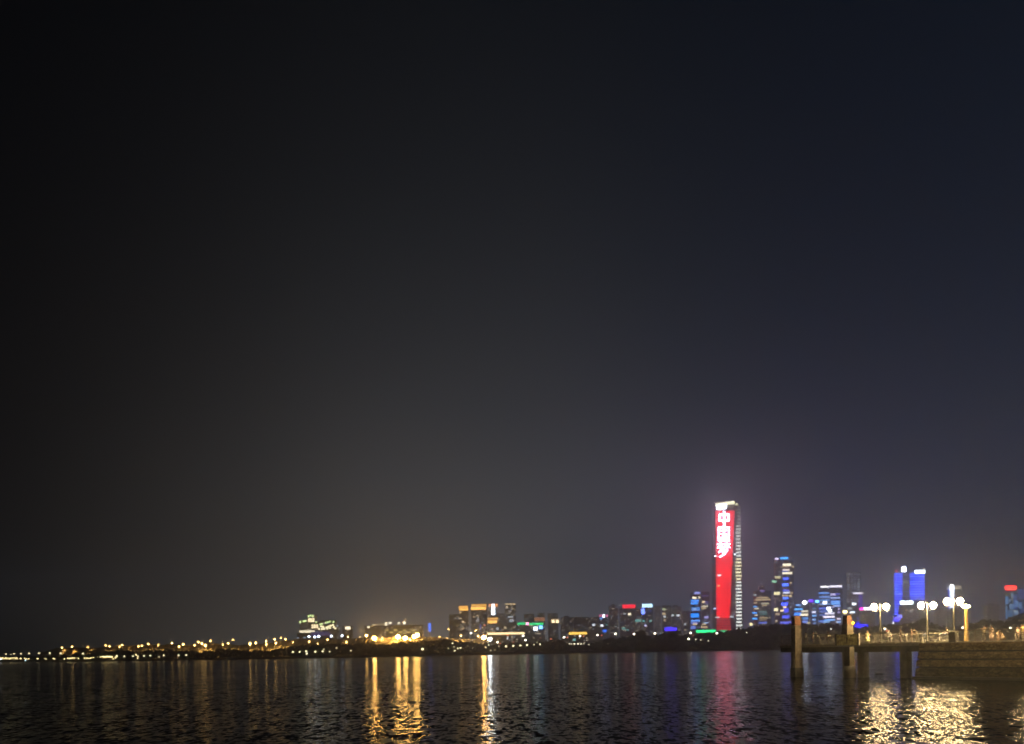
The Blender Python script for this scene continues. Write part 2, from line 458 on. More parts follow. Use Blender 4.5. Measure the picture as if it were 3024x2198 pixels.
# --- stepped resort block on the left
bl = [(LW, *q, 'y') for q in ()]
building('hotel', 'stepped waterfront building with clustered yellow-green lit windows, left of the floodlights', 878, 1000, 1868, 1420, F_OFF, [
    (LW, 885, 920, 1862, 1867, CREAM, .9), (LW, 918, 930, 1862, 1867, CREAM, .8)], 22, cat='building', name='stepped_building', base=2.8)
def hotel_extra():
    r, D, xc, base = BB['hotel']
    for (x0, x1, y1) in ((884, 906, 1832), (906, 929, 1815), (928, 945, 1836), (944, 988, 1832), (986, 998, 1845)):
        a, b = at(x0, y1, D), at(x1, y1, D); z0 = at(940, 1869, D).z - base
        m = MB().box(a.x - xc, b.x - xc, 2, 18, z0, a.z - base)
        m.build('upper_storeys', F_OFF, r)
    def w(x, y, c=(1, .85, .45), L=.9, s=4.6, h=4.8):
        p = at(x, y, D)
        MB().box(p.x - xc - s / 2 * px(D), p.x - xc + s / 2 * px(D), .9, 1.6, p.z - base - h / 2 * px(D), p.z - base + h / 2 * px(D)).build(LW, emis(c, L * 3.4, False), r)
    GY = (.75, 1, .38)
    for x, y in ((886, 1837), (896, 1835), (901, 1834), (911, 1820), (917, 1818), (923, 1820)): w(x, y, GY, .75)
    for x, y in ((912, 1829), (918, 1829), (925, 1829), (912, 1834.5), (919, 1834.5), (925, 1834.5)): w(x, y, (1, .80, .45), .95)
    for x, y in ((922, 1847), (929, 1847), (936, 1847), (922, 1853), (929, 1853), (936, 1853)): w(x, y, (1, .80, .45), .85)
    for x, y in ((933, 1838), (945, 1844), (950, 1843), (962, 1839), (968, 1838), (974, 1836), (984, 1837)): w(x, y, GY, .6)
    for x, y in ((948, 1850), (954, 1852), (942, 1858), (950, 1858), (957, 1857), (964, 1853), (970, 1851), (976, 1848), (983, 1846), (985, 1852), (990, 1856), (966, 1857), (974, 1855)): w(x, y, (1, .88, .5), .9)
    for x in range(890, 918, 6): w(x, 1866, (1, .88, .6), 1.0)
    MB().box(at(920, 1870, D).x - xc, at(975, 1870, D).x - xc, -1.2, -.7, at(948, 1878, D).z - base, at(948, 1867, D).z - base).build(LS, emis((.08, .07, .5), .35, False), r)  # blue glow on the lower facade, put in as an emissive panel
hotel_extra()
building('pavil', 'small low building with one yellow lit window right of the stepped building', 1012, 1042, 1849, 1450, F_DIM, [(LW, 1020, 1035, 1851, 1859, CREAM, 1.4)], cat='building', name='low_building')
building('hall', 'long low hall behind the big floodlights with a row of small roof lights', 1076, 1250, 1847, 1500, F_DIM,
         [(LW, 1085, 1091, 1850, 1855, CREAM, 1.6), (LW, 1101, 1110, 1844, 1847, WARM, .8), (LW, 1137, 1144, 1838, 1848, CREAM, 1.2), (LW, 1148, 1157, 1837, 1843, CREAM, 1.2), (LW, 1175, 1181, 1837, 1844, CREAM, .9), (LW, 1191, 1198, 1836, 1844, CREAM, 1.5),
          (LS, 1106, 1137, 1845, 1847, WARM, .35), (LS, 1080, 1166, 1885, 1890, GOLD, 4.0)] +
         [(LW, x, x + 11, 1859 + (i % 2) * 6, 1864 + (i % 2) * 6, (.9, .75, .25), .35) for i, x in enumerate(range(1137, 1240, 13))], 24, cat='building', name='long_hall', ribs=False)
# --- centre-left group
building('c0', 'dark unlit block left of the first gold-crowned tower', 1327, 1357, 1814, 2050, F_DIM)
building('c1', 'narrow tower block with a short gold light band on top, leftmost of the gold-crowned towers', 1355, 1383, 1789, 1900, F_RES,
         [('crown_band', 1355, 1382, 1790, 1796, GOLD, 1.1), ('crown_band', 1356, 1383, 1797, 1803, GOLD, 1.6), (LW, 1356, 1362, 1806, 1811, WARM, .6), (LW, 1357, 1363, 1825, 1829, WARM, .5), (LW, 1364, 1370, 1834, 1839, WARM, .7), (LW, 1364, 1369, 1855, 1859, WARM, .4)])
building('c2', 'wide tower block with the long gold light band along its roof', 1391, 1438, 1784, 1910, F_RES,
         [('crown_band', 1392, 1437, 1785, 1791, GOLD, 1.0), ('crown_band', 1391, 1435, 1793, 1801, GOLD, 1.8), (LW, 1397, 1404, 1820, 1824, WARM, .3), (LW, 1406, 1414, 1816, 1821, WARM, .35), (LW, 1409, 1415, 1826, 1837, COOL, .3), (LS, 1417, 1421, 1845, 1860, BLUE, .4)])
building('c3', 'tower block with a white upright sign under its orange roof lights', 1441, 1471, 1783, 1920, F_RES,
         [(S, 1443, 1470, 1784, 1792, (1, .35, .12), 1.0), (S, 1452, 1461, 1784, 1816, COOL, 5), ('crown_band', 1441, 1470, 1825, 1830, GOLD, 1.0), ('crown_band', 1441, 1467, 1833, 1841, GOLD, 1.8),
          (LW, 1466, 1473, 1853, 1861, COOL, .5), (LW, 1430, 1434, 1844, 1849, RED, 1.5)])
building('c4', 'grey tower with a thin pale roof line, right of the white upright sign', 1491, 1523, 1782, 1930, F_RES,
         [('crown_band', 1492, 1522, 1783, 1785.5, WARM, .8), (LW, 1494, 1500, 1790, 1795, WARM, .6), (LW, 1511, 1518, 1796, 1800, WARM, .4), (LW, 1501, 1508, 1804, 1808, COOL, .35), (LW, 1500, 1516, 1820, 1824, COOL, .5), (LW, 1504, 1517, 1829, 1837, COOL, .4), (LW, 1515, 1520, 1851, 1855, WARM, .4), (LW, 1488, 1496, 1851, 1858, WARM, .5)])
building('c5', 'low dark block joining the upright-sign tower and the pale-line tower', 1472, 1492, 1812, 1960, F_DIM)
building('pod', 'long low podium with a straight warm light strip along its eaves', 1432, 1556, 1868, 1500, F_DIM,
         [(LS, 1440, 1549, 1868, 1874, (1, .72, .36), 1.5), (LW, 1496, 1502, 1874, 1878, ORANGE, .6), (LW, 1497, 1501, 1881, 1887, COOL, .7)], 24, cat='building', name='podium', ribs=False)
building('d1', 'dark block behind the left half of the green light strip', 1547, 1577, 1813, 2350, F_DIM)
building('d2', 'narrow dark block above the dim orange sign board', 1588, 1608, 1810, 2380, F_DIM, [(S, 1573, 1609, 1824, 1835, (1, .42, .2), .35)])
building('mall', 'low hall with a green light strip along its roof', 1524, 1608, 1843, 1650, F_DIM,
         [(LS, 1528, 1554, 1839, 1845, GREEN, .8), (LS, 1562, 1604, 1840, 1846, GREEN, .9), (LW, 1553, 1561, 1838, 1846, PINK, 3), (LW, 1576, 1587, 1852, 1862, COOL, 4), (LW, 1592, 1602, 1848, 1858, LBLUE, 3)], cat='building', name='low_building', ribs=False)
building('d3', 'dark blue-grey tower with a pair of warm lights on its front', 1617, 1647, 1811, 2300, F_DIM, [(LW, 1629, 1638, 1831, 1840, WARM, 2.5), (LW, 1641, 1650, 1831, 1840, WARM, 2.5), (S, 1628, 1652, 1828, 1829.5, WARM, .6)])
building('d4', 'plain dark slab right of the tower with two warm lights', 1655, 1691, 1824, 2250, F_DIM, crown='plant')
building('d5', 'plain dark slab above the short gold light strip', 1692, 1738, 1822, 2250, F_DIM)
building('strip', 'low pavilion carrying the short gold light strip', 1678, 1736, 1868, 1500, F_DIM,
         [(LS, 1680, 1733, 1867, 1874, (1, .60, .10), 1.3), (LW, 1692, 1700, 1886, 1893, TEAL, .5)], 14, cat='building', name='low_building', ribs=False)
# --- centre-right hazy towers
building('e1', 'short grey tower left of the block with pink roof lights', 1738, 1767, 1823, 2200, F_DIM, [(LW, 1749, 1757, 1843, 1849, COOL, 1.3)])
building('e2', 'dark tower with pink and violet lights on its roof', 1768, 1796, 1817, 2150, F_DIM,
         [(S, 1769, 1780, 1815, 1822, PINK, .6), (S, 1779, 1786, 1815, 1824, (.75, .8, 1), 4), (S, 1789, 1795, 1815, 1822, PINK, .9), (LW, 1771, 1779, 1824, 1830, LBLUE, .8), (LW, 1773, 1781, 1845, 1851, COOL, 1.8), (LW, 1780, 1791, 1860, 1867, BLUE, 1.5), (LW, 1788, 1794, 1844, 1848, TEAL, .3)])
building('e3', 'pale grey tower with shallow vertical ribs right of the pink-lit roof', 1797, 1824, 1789, 2300, F_RES, crown='plant')
building('e4', 'grey tower carrying the red rooftop sign', 1829, 1873, 1797, 2200, F_RES,
         [(S, 1838, 1876, 1786, 1796, RED, 1.7), (LW, 1855, 1863, 1811, 1817, CREAM, 2), (LW, 1841, 1848, 1811, 1815, COOL, .4), (LW, 1833, 1837, 1812, 1815, COOL, .3), (LW, 1837, 1846, 1853, 1860, TEAL, .4), (LW, 1848, 1856, 1858, 1863, TEAL, .35)])
building('e5', 'hazy block between the red rooftop sign and the pale blue rooftop sign', 1874, 1893, 1799, 2260, F_RES, [(LW, 1876, 1893, 1830, 1836, TEAL, .6), (LW, 1862, 1868, 1835, 1838, TEAL, .2)])
building('e6', 'tower carrying the pale blue rooftop sign', 1893, 1928, 1785, 2200, F_RES,
         [(S, 1896, 1926, 1784, 1794, (.45, .75, 1), 2.5), (LS, 1894, 1903, 1798, 1814, (.12, .2, 1), 4), (LW, 1903, 1909, 1845, 1850, (.6, .6, 1), 1.5), (LW, 1917, 1924, 1832, 1837, TEAL, .6), (LW, 1896, 1904, 1832, 1837, TEAL, .5), (LW, 1914, 1924, 1802, 1807, BLUE, .2)])
building('e7', 'slender grey tower right of the pale blue rooftop sign', 1931, 1950, 1789, 2350, F_RES)
building('e8', 'grey tower with a column of four dim warm windows', 1954, 1980, 1788, 2320, F_RES,
         [(LW, 1955, 1966, 1797, 1803, (.9, 1, .6), .5), (LW, 1955, 1965, 1810, 1816, WARM, .7), (LW, 1959, 1966, 1819, 1824, COOL, .9), (LW, 1959, 1966, 1829, 1834, WARM, .5)])
building('e9', 'grey tower with two small white windows high on its front', 1980, 2011, 1792, 2340, F_RES, [(LW, 1983, 1989, 1815, 1821, COOL, .9), (LW, 1998, 2006, 1815, 1821, COOL, 1.2)], crown='plant')
building('e10', 'dim grey block left of the blue-banded tower', 2012, 2036, 1805, 2300, F_DIM, [(LW, 2020, 2025, 1841, 1847, COOL, .5), (LW, 2020, 2026, 1859, 1863, WARM, .4)])
building('bluestrip', 'low building carrying the deep blue sign strip', 1958, 2002, 1855, 1600, F_DIM, [(S, 1962, 1998, 1854, 1863, (.06, .03, 1), 1.7), (S, 1967, 1984, 1851.5, 1854, (.1, .1, 1), .9)], 14, cat='building', name='low_building', ribs=False)
building('f1', 'blue-banded tower with a rounded lit top left of the red tower', 2039, 2068, 1750, 2150, F_GLASS,
         [(LW, 2050, 2067, 1748, 1755, (.35, .4, 1), 1.0), (LW, 2044, 2056, 1763, 1769, CREAM, 1.6), (LW, 2062, 2068, 1762, 1768, CREAM, 1.0), (LW, 2040, 2063, 1772, 1777, (.05, .28, 1), 1.8), (LW, 2040, 2061, 1779, 1785, (.05, .3, 1), 1.6),
          (LW, 2042, 2066, 1794, 1804, (.1, .35, 1), .9), (LW, 2048, 2056, 1797, 1801, COOL, .6), (LW, 2040, 2064, 1812, 1824, (.01, .25, 1), 1.6), (LW, 2040, 2066, 1831, 1836, (.12, .35, 1), 1.5), (LW, 2040, 2060, 1838, 1843, (.1, .25, 1), .8),
          (LW, 2046, 2058, 1839, 1846, WARM, .9), (LW, 2040, 2054, 1849, 1858, (.2, .3, 1), .9)])
building('f2', 'dim slab with lilac and warm windows joined to the blue-banded tower', 2070, 2094, 1748, 2170, F_GLASS,
         [(LW, 2072, 2092, 1758, 1762, PURP, .25), (LW, 2073, 2082, 1775, 1781, WARM, 1.1), (LW, 2080, 2092, 1776, 1780, PURP, .3), (LW, 2072, 2090, 1789, 1793, CREAM, .9), (LW, 2070, 2085, 1794, 1800, WARM, .5), (LW, 2080, 2092, 1820, 1827, (.5, .45, 1), .9), (LW, 2078, 2092, 1838, 1842, (.4, .6, 1), .9),
          (LW, 2073, 2085, 1842, 1846, WARM, .7), (LW, 2067, 2074, 1849, 1855, WARM, .9), (LW, 2076, 2089, 1850, 1855, WARM, .7)])
building('greenhall', 'low building with the long green light strip at the foot of the red tower', 2050, 2155, 1865, 1650, F_DIM,
         [(LS, 2056, 2113, 1861, 1868, (.02, 1, .28), 1.8), (LS, 2126, 2150, 1861, 1867, (.05, .8, .3), .7)], 14, cat='building', name='low_building', ribs=False)

# --- the red tower
def patchy(m, sc):
    nt = m.node_tree; N, L = nt.nodes, nt.links; b = N['Principled BSDF']
    tc = N.new('ShaderNodeTexCoord'); mp = N.new('ShaderNodeMapping'); mp.inputs['Scale'].default_value = (.09, .09, .05); nz = N.new('ShaderNodeTexNoise'); nz.inputs['Scale'].default_value = sc; nz.inputs['Detail'].default_value = 4
    mr = N.new('ShaderNodeMapRange'); k = b.inputs['Emission Strength'].default_value
    mr.inputs['From Min'].default_value = .3; mr.inputs['From Max'].default_value = .7; mr.inputs['To Min'].default_value = k * .55; mr.inputs['To Max'].default_value = k * 1.3
    L.new(tc.outputs['Object'], mp.inputs[0]); L.new(mp.outputs[0], nz.inputs['Vector']); L.new(nz.outputs['Fac'], mr.inputs['Value']); L.new(mr.outputs[0], b.inputs['Emission Strength'])
    return m
def red_tower():
    D = 2300.0; k = px(D); base = 2.8
    c = at(2142, 1800, D); xc = c.x
    r = empty('skyscraper', (xc, D, base), 'tall tapering skyscraper with a glowing red screen of white Chinese characters', 'skyscraper')
    BB['red'] = (r, D, xc, base)
    def P(x, y, dy=0): p = at(x, y, D); return (p.x - xc, dy, p.z - base)
    glass = F_GLASS
    # front body: leans inwards to a waist, then flares at the foot
    mb = MB(); dp = 34
    secs = [(2109, 2172, 1480), (2112.5, 2156.5, 1823), (2113, 2160, 1931)]
    for (a0, a1, ya), (b0, b1, yb) in zip(secs[1:], secs[:-1]):
        mb.hexa([P(a0, ya), P(a1, ya), P(a1, ya, dp), P(a0, ya, dp), P(b0, yb), P(b1, yb), P(b1, yb, dp), P(b0, yb, dp)])
    mb.build('wall', glass, r)
    # rear core slab to the right
    z1 = P(2182, 1492)[2]
    mb = MB().hexa([P(2161, 1931, 6), P(2198, 1931, 6), P(2198, 1931, 40), P(2161, 1931, 40), P(2167, 1492, 6), P(2188, 1492, 6), P(2190, 1492, 40), P(2167, 1492, 40)])
    mb.build('core_slab', F_OFF, r)
    MB().ball(P(2179, 1489, 14), 4.2, 2).build('roof_lantern', emis((.95, .95, .55), 2.0, False), r, True)
    # vertical edge frames
    fr = mat('dark_metal_frame', (.06, .06, .07), .5, .6)
    MB().hexa([P(2110, 1931, -2.2), P(2112.6, 1931, -2.2), P(2112.6, 1931, -.01), P(2110, 1931, -.01), P(2109.6, 1481, -2.2), P(2112, 1481, -2.2), P(2112, 1481, -.01), P(2109.6, 1481, -.01)]).build('edge_frame', fr, r)
    # red screen: one part made of horizontal slats
    def edge(y):
        t = (y - 1480) / (1823 - 1480)
        return 2112.6 + 3.5 * min(t, 1.1), (2169.5 - 15 * t if y < 1823 else 2154.5 + 4 * (y - 1823) / 40)
    mb, lo = MB(), MB(); y = 1510.0
    while y < 1862:
        h = 4.6 if y > 1640 else 3.6; p = 7.3 if y > 1640 else 5.6
        (a, b), (c_, d) = edge(y), edge(y + h)
        t = mb if y < 1823 else lo
        t.hexa([P(c_, y + h, -1.4), P(d, y + h, -1.4), P(d, y + h, -.4), P(c_, y + h, -.4), P(a, y, -1.4), P(b, y, -1.4), P(b, y, -.4), P(a, y, -.4)])
        y += p
    mb.build('screen', patchy(emis((1, .004, .010), 4.6), 1.0), r)['label'] = 'glowing red screen of horizontal light slats'
    lo.build('screen', emis((1, .02, .05), 1.3), r)['label'] = 'darker red screen slats at the foot'
    mb = MB(); a, b = edge(1506), edge(1865)
    mb.hexa([P(b[0], 1865, -.9), P(b[1], 1865, -.9), P(b[1], 1865, -.2), P(b[0], 1865, -.2), P(a[0], 1506, -.9), P(a[1], 1506, -.9), P(a[1], 1506, -.2), P(a[0], 1506, -.2)])
    mb.build('screen_backing', emis((1, .01, .03), .1, False), r)
    # crown: cream cove light and white emblem light
    MB().hexa([P(2112, 1496, -1.6), P(2169, 1489, -1.6), P(2169, 1489, -.3), P(2112, 1496, -.3), P(2114, 1487, -1.6), P(2169, 1480, -1.6), P(2169, 1480, -.3), P(2114, 1487, -.3)]).build('crown_band', emis((1, .95, .62), 3.6), r)
    MB().hexa([P(2145, 1503, -1.3), P(2168, 1500, -1.3), P(2168, 1500, -.3), P(2145, 1503, -.3), P(2145, 1494, -1.3), P(2168, 1491, -1.3), P(2168, 1491, -.3), P(2145, 1494, -.3)]).build('crown_band', emis((1, .7, .35), .3, False), r)
    m = MB(); m.hexa([P(2116, 1506, -3), P(2143, 1503, -3), P(2143, 1503, -1.8), P(2116, 1506, -1.8), P(2117, 1493, -3), P(2145, 1491, -3), P(2145, 1491, -1.8), P(2117, 1493, -1.8)])
    m.build('crown_emblem', emis((.75, .80, 1), 34), r)
    # characters, strokes in a unit cell (0..1, y down); written 中 国 梦
    G = {'zhong': [(.12, .18, .88, .18), (.12, .18, .12, .62), (.88, .18, .88, .62), (.12, .60, .88, .60), (.5, -.02, .5, 1.0)],
         'guo': [(.08, .05, .92, .05), (.08, .05, .08, .97), (.92, .05, .92, .97), (.08, .95, .92, .95), (.26, .26, .74, .26), (.30, .5, .70, .5), (.24, .76, .76, .76), (.5, .26, .5, .76), (.60, .60, .70, .70)],
         'meng': [(.05, .14, .45, .14), (.25, .0, .25, .42), (.25, .16, .05, .40), (.25, .16, .44, .36), (.52, .14, .97, .14), (.74, .0, .74, .42), (.74, .16, .53, .38), (.74, .16, .96, .38),
                  (.42, .44, .14, .68), (.32, .54, .78, .54), (.78, .54, .60, .78), (.60, .78, .22, 1.0), (.38, .62, .54, .72)]}
    mw = emis((.86, .66, 1), 27)
    for nm, (x0, x1, y0, y1) in (('zhong', (2121, 2155, 1513, 1554)), ('guo', (2119, 2155, 1556, 1599)), ('meng', (2117, 2156, 1602, 1645))):
        mb = MB()
        for i, (a, b, c2, d) in enumerate(G[nm]):
            A = Vector(P(x0 + (x1 - x0) * a, y0 + (y1 - y0) * b)); B = Vector(P(x0 + (x1 - x0) * c2, y0 + (y1 - y0) * d))
            dr = (B - A).normalized(); q = Vector((-dr.z, 0, dr.x)); hw = 1.2 if nm != 'zhong' else 1.7
            A -= dr * hw * .8; B += dr * hw * .8; f0 = -2.6 - i * .02; f1 = -1.5
            ring = [A + q * hw, A - q * hw, B - q * hw, B + q * hw]
            mb.hexa([(p.x, f0, p.z) for p in ring] + [(p.x, f1, p.z) for p in ring])
        mb.build('character', mw, r)
    # stacked bands of lit floors on the core slab
    y = 1502.0; i = 0
    while y < 1858:
        t = (y - 1500) / 358; a = 2173 + .5 * t; b = 2187.5 + 6 * t
        f = 1.2 + 1.8 * min(1, t * 2) + random.uniform(-.1, .25)
        if t < .12: f *= .4; a += 3
        c3 = (1, .92, .55) if .4 < t < .6 else (.86, .93, .86)
        j0, j1 = random.uniform(0, 2.5), random.uniform(0, 2.5)
        MB().box(P(a + j0, y)[0], P(b - j1, y)[0], 2.2, 4.5, P(2180, y + 4.3)[2], P(2180, y)[2]).build(LW, emis(c3, round(f, 2), False), r)
        if .42 < t < .55: MB().box(P(2164, y)[0], P(2171, y)[0], 3.0, 4.5, P(2168, y + 3.6)[2], P(2168, y)[2]).build(LW, emis((1, .85, .6), .3, False), r)
        y += 9.8
    for (x, y, c4, L4, s) in ((2111.5, 1643, COOL, 8, 5), (2169, 1638, COOL, 8, 5), (2123, 1700, (1, .8, .9), 5, 9), (2121, 1731, (1, .4, .2), 3, 8), (2109.5, 1798, (.5, .6, 1), 4, 7), (2117, 1823.5, COOL, 1.4, 12), (2160, 1821.5, COOL, 2, 10), (2134, 1502, COOL, 3, 8), (2173, 1508, WARM, .5, 6), (2194, 1650, COOL, .6, 4), (2171, 1590, COOL, .4, 6)):
        p = P(x, y)
        MB().box(p[0] - s / 2 * k, p[0] + s / 2 * k, -4.4, -3.2, p[2] - 1.5, p[2] + 1.5).build('marker_light', emis(c4, L4), r)
red_tower()

# --- right of the red tower
building('g1', 'stepped grey tower with a small mast and warm lit floors, right of the red tower', 2224, 2276, 1745, 2100, F_OFF,
         [(LW, 2225, 2234, 1755, 1761, COOL, .4), (LW, 2234, 2268, 1763, 1767, WARM, .55), (LW, 2230, 2275, 1769, 1774, WARM, .55), (LW, 2247, 2270, 1780, 1785, CREAM, .5), (LW, 2250, 2265, 1786, 1790, WARM, .5), (LW, 2225, 2236, 1778, 1784, WARM, .35), (LW, 2224, 2235, 1790, 1794, (.05, .35, 1), 1.3), (LW, 2228, 2240, 1796, 1800, CREAM, .8), (LW, 2221, 2235, 1808, 1813, (.05, .3, 1), 1.7), (LW, 2228, 2237, 1815, 1819, CREAM, .9),
          (LW, 2221, 2236, 1825, 1830, (.05, .35, 1), 1.9), (LW, 2240, 2264, 1804, 1810, (.5, .8, .8), .25), (LW, 2242, 2266, 1812, 1817, TEAL, .2), (LW, 2242, 2266, 1822, 1827, WARM, .4), (LW, 2242, 2264, 1829, 1833, WARM, .3), (LW, 2240, 2264, 1837, 1842, (.12, .2, 1), .8), (LW, 2245, 2258, 1743.5, 1748, PURP, .5)], crown='plant')
def g1_top():
    r, D, xc, base = BB['g1']
    a, b = at(2244, 1730, D), at(2259, 1730, D); z0 = at(2250, 1745, D).z
    MB().box(a.x - xc, b.x - xc, 4, 16, z0 - base, a.z - base).tube(((a.x + b.x) / 2 - xc, 9, a.z - base), ((a.x + b.x) / 2 - xc, 9, a.z - base + 6), .5, .2).build('upper_storeys', F_OFF, r)
    p = at(2251, 1725, D); MB().ball((p.x - xc, 9, p.z - base + 2), 1.5).build('mast_light', emis(COOL, 1.2), r)
g1_top()
building('g2', 'tall twin-slab tower with stacked blue and white lit floors', 2303, 2342, 1648, 2150, F_GLASS,
         [(S, 2304, 2327, 1646, 1652, (.05, .35, 1), 2.2), (LW, 2311, 2335, 1665, 1672, CREAM, 1.8), (LW, 2338, 2344, 1671, 1677, WARM, .6), (LW, 2302, 2330, 1673, 1677, WARM, .25), (LW, 2311, 2331, 1681, 1686, (1, .85, .75), 1.2), (LW, 2309, 2328, 1687, 1689, BLUE, .8), (LW, 2310, 2339, 1690, 1696, CREAM, 1.6),
          (LW, 2312, 2328, 1706, 1713, (.06, .12, 1), 2.2), (LW, 2309, 2328, 1723, 1732, (.06, .16, 1), 2.4), (LW, 2332, 2338, 1719, 1724, WARM, .7), (LW, 2311, 2330, 1742, 1746, (.08, .12, 1), 1.6), (LW, 2312, 2332, 1748, 1753, (.7, .75, 1), 1.4), (LW, 2330, 2340, 1748, 1754, WARM, .35), (LW, 2309, 2328, 1757, 1762, WARM, .7), (LW, 2331, 2338, 1757, 1763, WARM, .8), (LW, 2311, 2328, 1764, 1770, (.06, .18, 1), 2.2),
          (LW, 2307, 2326, 1780, 1789, (.04, .08, 1), 3), (LW, 2312, 2322, 1791, 1796, WARM, 1.8), (LW, 2304, 2314, 1801, 1806, WARM, 1.8), (LW, 2314, 2328, 1797, 1809, (.05, .07, 1), 1.5), (LW, 2310, 2330, 1818, 1826, (.06, .10, 1), 1.8), (LW, 2304, 2338, 1836, 1843, (.14, .17, 1), 1.3), (LW, 2332, 2338, 1790, 1796, COOL, .3)], 22)
building('g3', 'dark slab with a few yellow lit rooms joined to the tall blue and white tower', 2284, 2303, 1652, 2170, F_OFF,
         [(S, 2288, 2299, 1648, 1653.5, (.85, .7, 1), 1.6), (LW, 2289, 2304, 1702, 1709, (1, .9, .5), .8), (LW, 2279, 2293, 1715, 1721, (.4, 1, .6), .9), (LW, 2285, 2303, 1749, 1757, (1, .88, .45), 1.4), (LW, 2285, 2297, 1796, 1805, (1, .88, .5), 1.6), (LW, 2289, 2302, 1811, 1817, WARM, .5), (LW, 2289, 2296, 1831, 1838, WARM, .5), (LW, 2284, 2300, 1765, 1771, WARM, .15)], 16)
building('g4', 'low block with bright blue floors under the large white-blue light', 2346, 2388, 1785, 2000, F_GLASS,
         [(LW, 2350, 2364, 1785, 1790, LBLUE, 1.4), (LW, 2345, 2370, 1797, 1802, (.08, .4, 1), 1.8), (LW, 2345, 2365, 1810, 1818, (.03, .25, 1), 1.8), (LW, 2366, 2386, 1803, 1808, CREAM, 1.0), (LW, 2362, 2386, 1813, 1819, CREAM, 1.6), (LW, 2370, 2386, 1824, 1829, (.1, .35, 1), 1.2), (LW, 2370, 2385, 1834, 1839, (.15, .3, 1), 1.4), (LW, 2382, 2392, 1837, 1842, WARM, .6)], 18, cat='building')
building('g5', 'narrow block with short light-blue floors between two blue office blocks', 2395, 2412, 1779, 2020, F_GLASS,
         [(LW, 2407, 2418, 1773, 1781, (.1, .35, 1), 5), (S, 2388, 2401, 1771, 1779, (.15, .03, 1), 2.0), (LW, 2399, 2410, 1795, 1799, (.2, .5, .8), .5), (LW, 2397, 2409, 1805, 1811, (.6, .65, 1), 1.3), (LW, 2398, 2411, 1817, 1821, (.15, .45, 1), 1.6), (LW, 2398, 2409, 1828, 1833, (.2, .45, 1), 1.2), (LW, 2400, 2410, 1839, 1843, (.25, .4, .9), .8)], 12, cat='building')
building('g6', 'broad blue-floored office block with two white light bars on its roof', 2417, 2487, 1732, 2080, F_GLASS,
         [(S, 2422, 2448, 1731, 1736, (.95, .95, 1), 1.9), (S, 2451, 2486, 1729, 1735, (.9, .85, 1), 1.7)], 22)
for y, a, b, c, L in ((1752, 2417, 2448, (.12, .35, 1), 1.2), (1763, 2419, 2450, (.15, .35, 1), 1.0), (1773, 2420, 2450, (.12, .35, .9), 1.0), (1784, 2420, 2450, (.2, .4, .9), .9), (1797, 2418, 2446, (.1, .18, 1), 1.2), (1806, 2419, 2440, (.1, .22, .9), .8), (1817, 2419, 2438, (.12, .25, .9), .8), (1835, 2417, 2440, (.1, .25, .9), 1.2),
                      (1756, 2452, 2467, (.6, .55, 1), 1.3), (1755, 2467, 2479, (.06, .08, 1), .7), (1766, 2452, 2480, (.35, .5, 1), 1.1), (1777, 2453, 2480, (.15, .35, 1), 1.6), (1783, 2454, 2480, (.12, .4, 1), 1.6), (1790, 2462, 2481, (.3, .45, 1), 1.4), (1794, 2440, 2462, (.7, .65, 1), .6),
                      (1812, 2436, 2464, (.85, .8, 1), 1.5), (1822, 2431, 2464, (.9, .82, 1), 1.9), (1831, 2435, 2465, (.2, .45, 1), 1.5), (1837, 2432, 2450, (.3, .6, 1), .9), (1799, 2474, 2481, (.6, .5, 1), .9), (1809, 2473, 2481, (.6, .5, 1), .9), (1828, 2472, 2482, (.85, .75, 1), 1.3), (1837, 2471, 2482, (.3, .5, 1), 1.5)):
    light('g6', LW, a, b, y - 2.4, y + 2.4, c, L)
for x, y in ((2435, 1780.5), (2446, 1797.5), (2450, 1804)): light('g6', LW, x - 5, x + 5, y - 3.5, y + 3.5, COOL, 7, 2.0)
building('g7', 'tall hazy tower covered in fine dotted window rows', 2498, 2541, 1690, 2250, F_GLASS, [(S, 2519, 2548, 1750, 1755, (.9, .82, 1), 1.5), (LW, 2516, 2527, 1781, 1787, COOL, 4), (LW, 2502, 2516, 1794, 1800, COOL, .5), (LW, 2489, 2501, 1803, 1811, (1, .8, .3), 7), (LW, 2509, 2524, 1806, 1811, COOL, 2.5), (LS, 2535, 2546, 1757, 1797, (.08, .04, .9), .35), (LW, 2530, 2537, 1824, 1828, PURP, .5)], 24)
for i, y in enumerate((1696, 1702, 1707, 1712, 1718, 1723, 1728, 1734, 1741, 1771, 1777, 1783)):
    for j in range(4):
        if random.random() < (.75 if i < 9 else .5):
            a = 2500 + j * 10.2; light('g7', LW, a + random.uniform(0, 2), a + random.uniform(6, 9.5), y - 1.2, y + 1.2, (.5, .62, .8), (.28 if i < 5 else .55) * random.uniform(.5, 1.3), samp=False)
building('mag', 'low dark block with the magenta and white sign bar beside the first street lamp', 2536, 2582, 1800, 1900, F_DIM, [(S, 2538, 2551, 1795, 1802, (1, .03, .45), 3.5), (S, 2551, 2575, 1794, 1801, (1, .95, .95), 6)], 14, cat='building', name='low_building')
building('bluecross', 'low building with the blue cross-shaped neon sign', 2518, 2566, 1841, 1600, F_DIM,
         [(S, 2523, 2562, 1845, 1851, (.01, .01, 1), 2.2), (S, 2530, 2536, 1837, 1857, (.01, .01, 1), 1.4), (S, 2522, 2541, 1851.5, 1857, (.01, .01, 1), 1.6)], 12, cat='building', name='low_building', ribs=False)
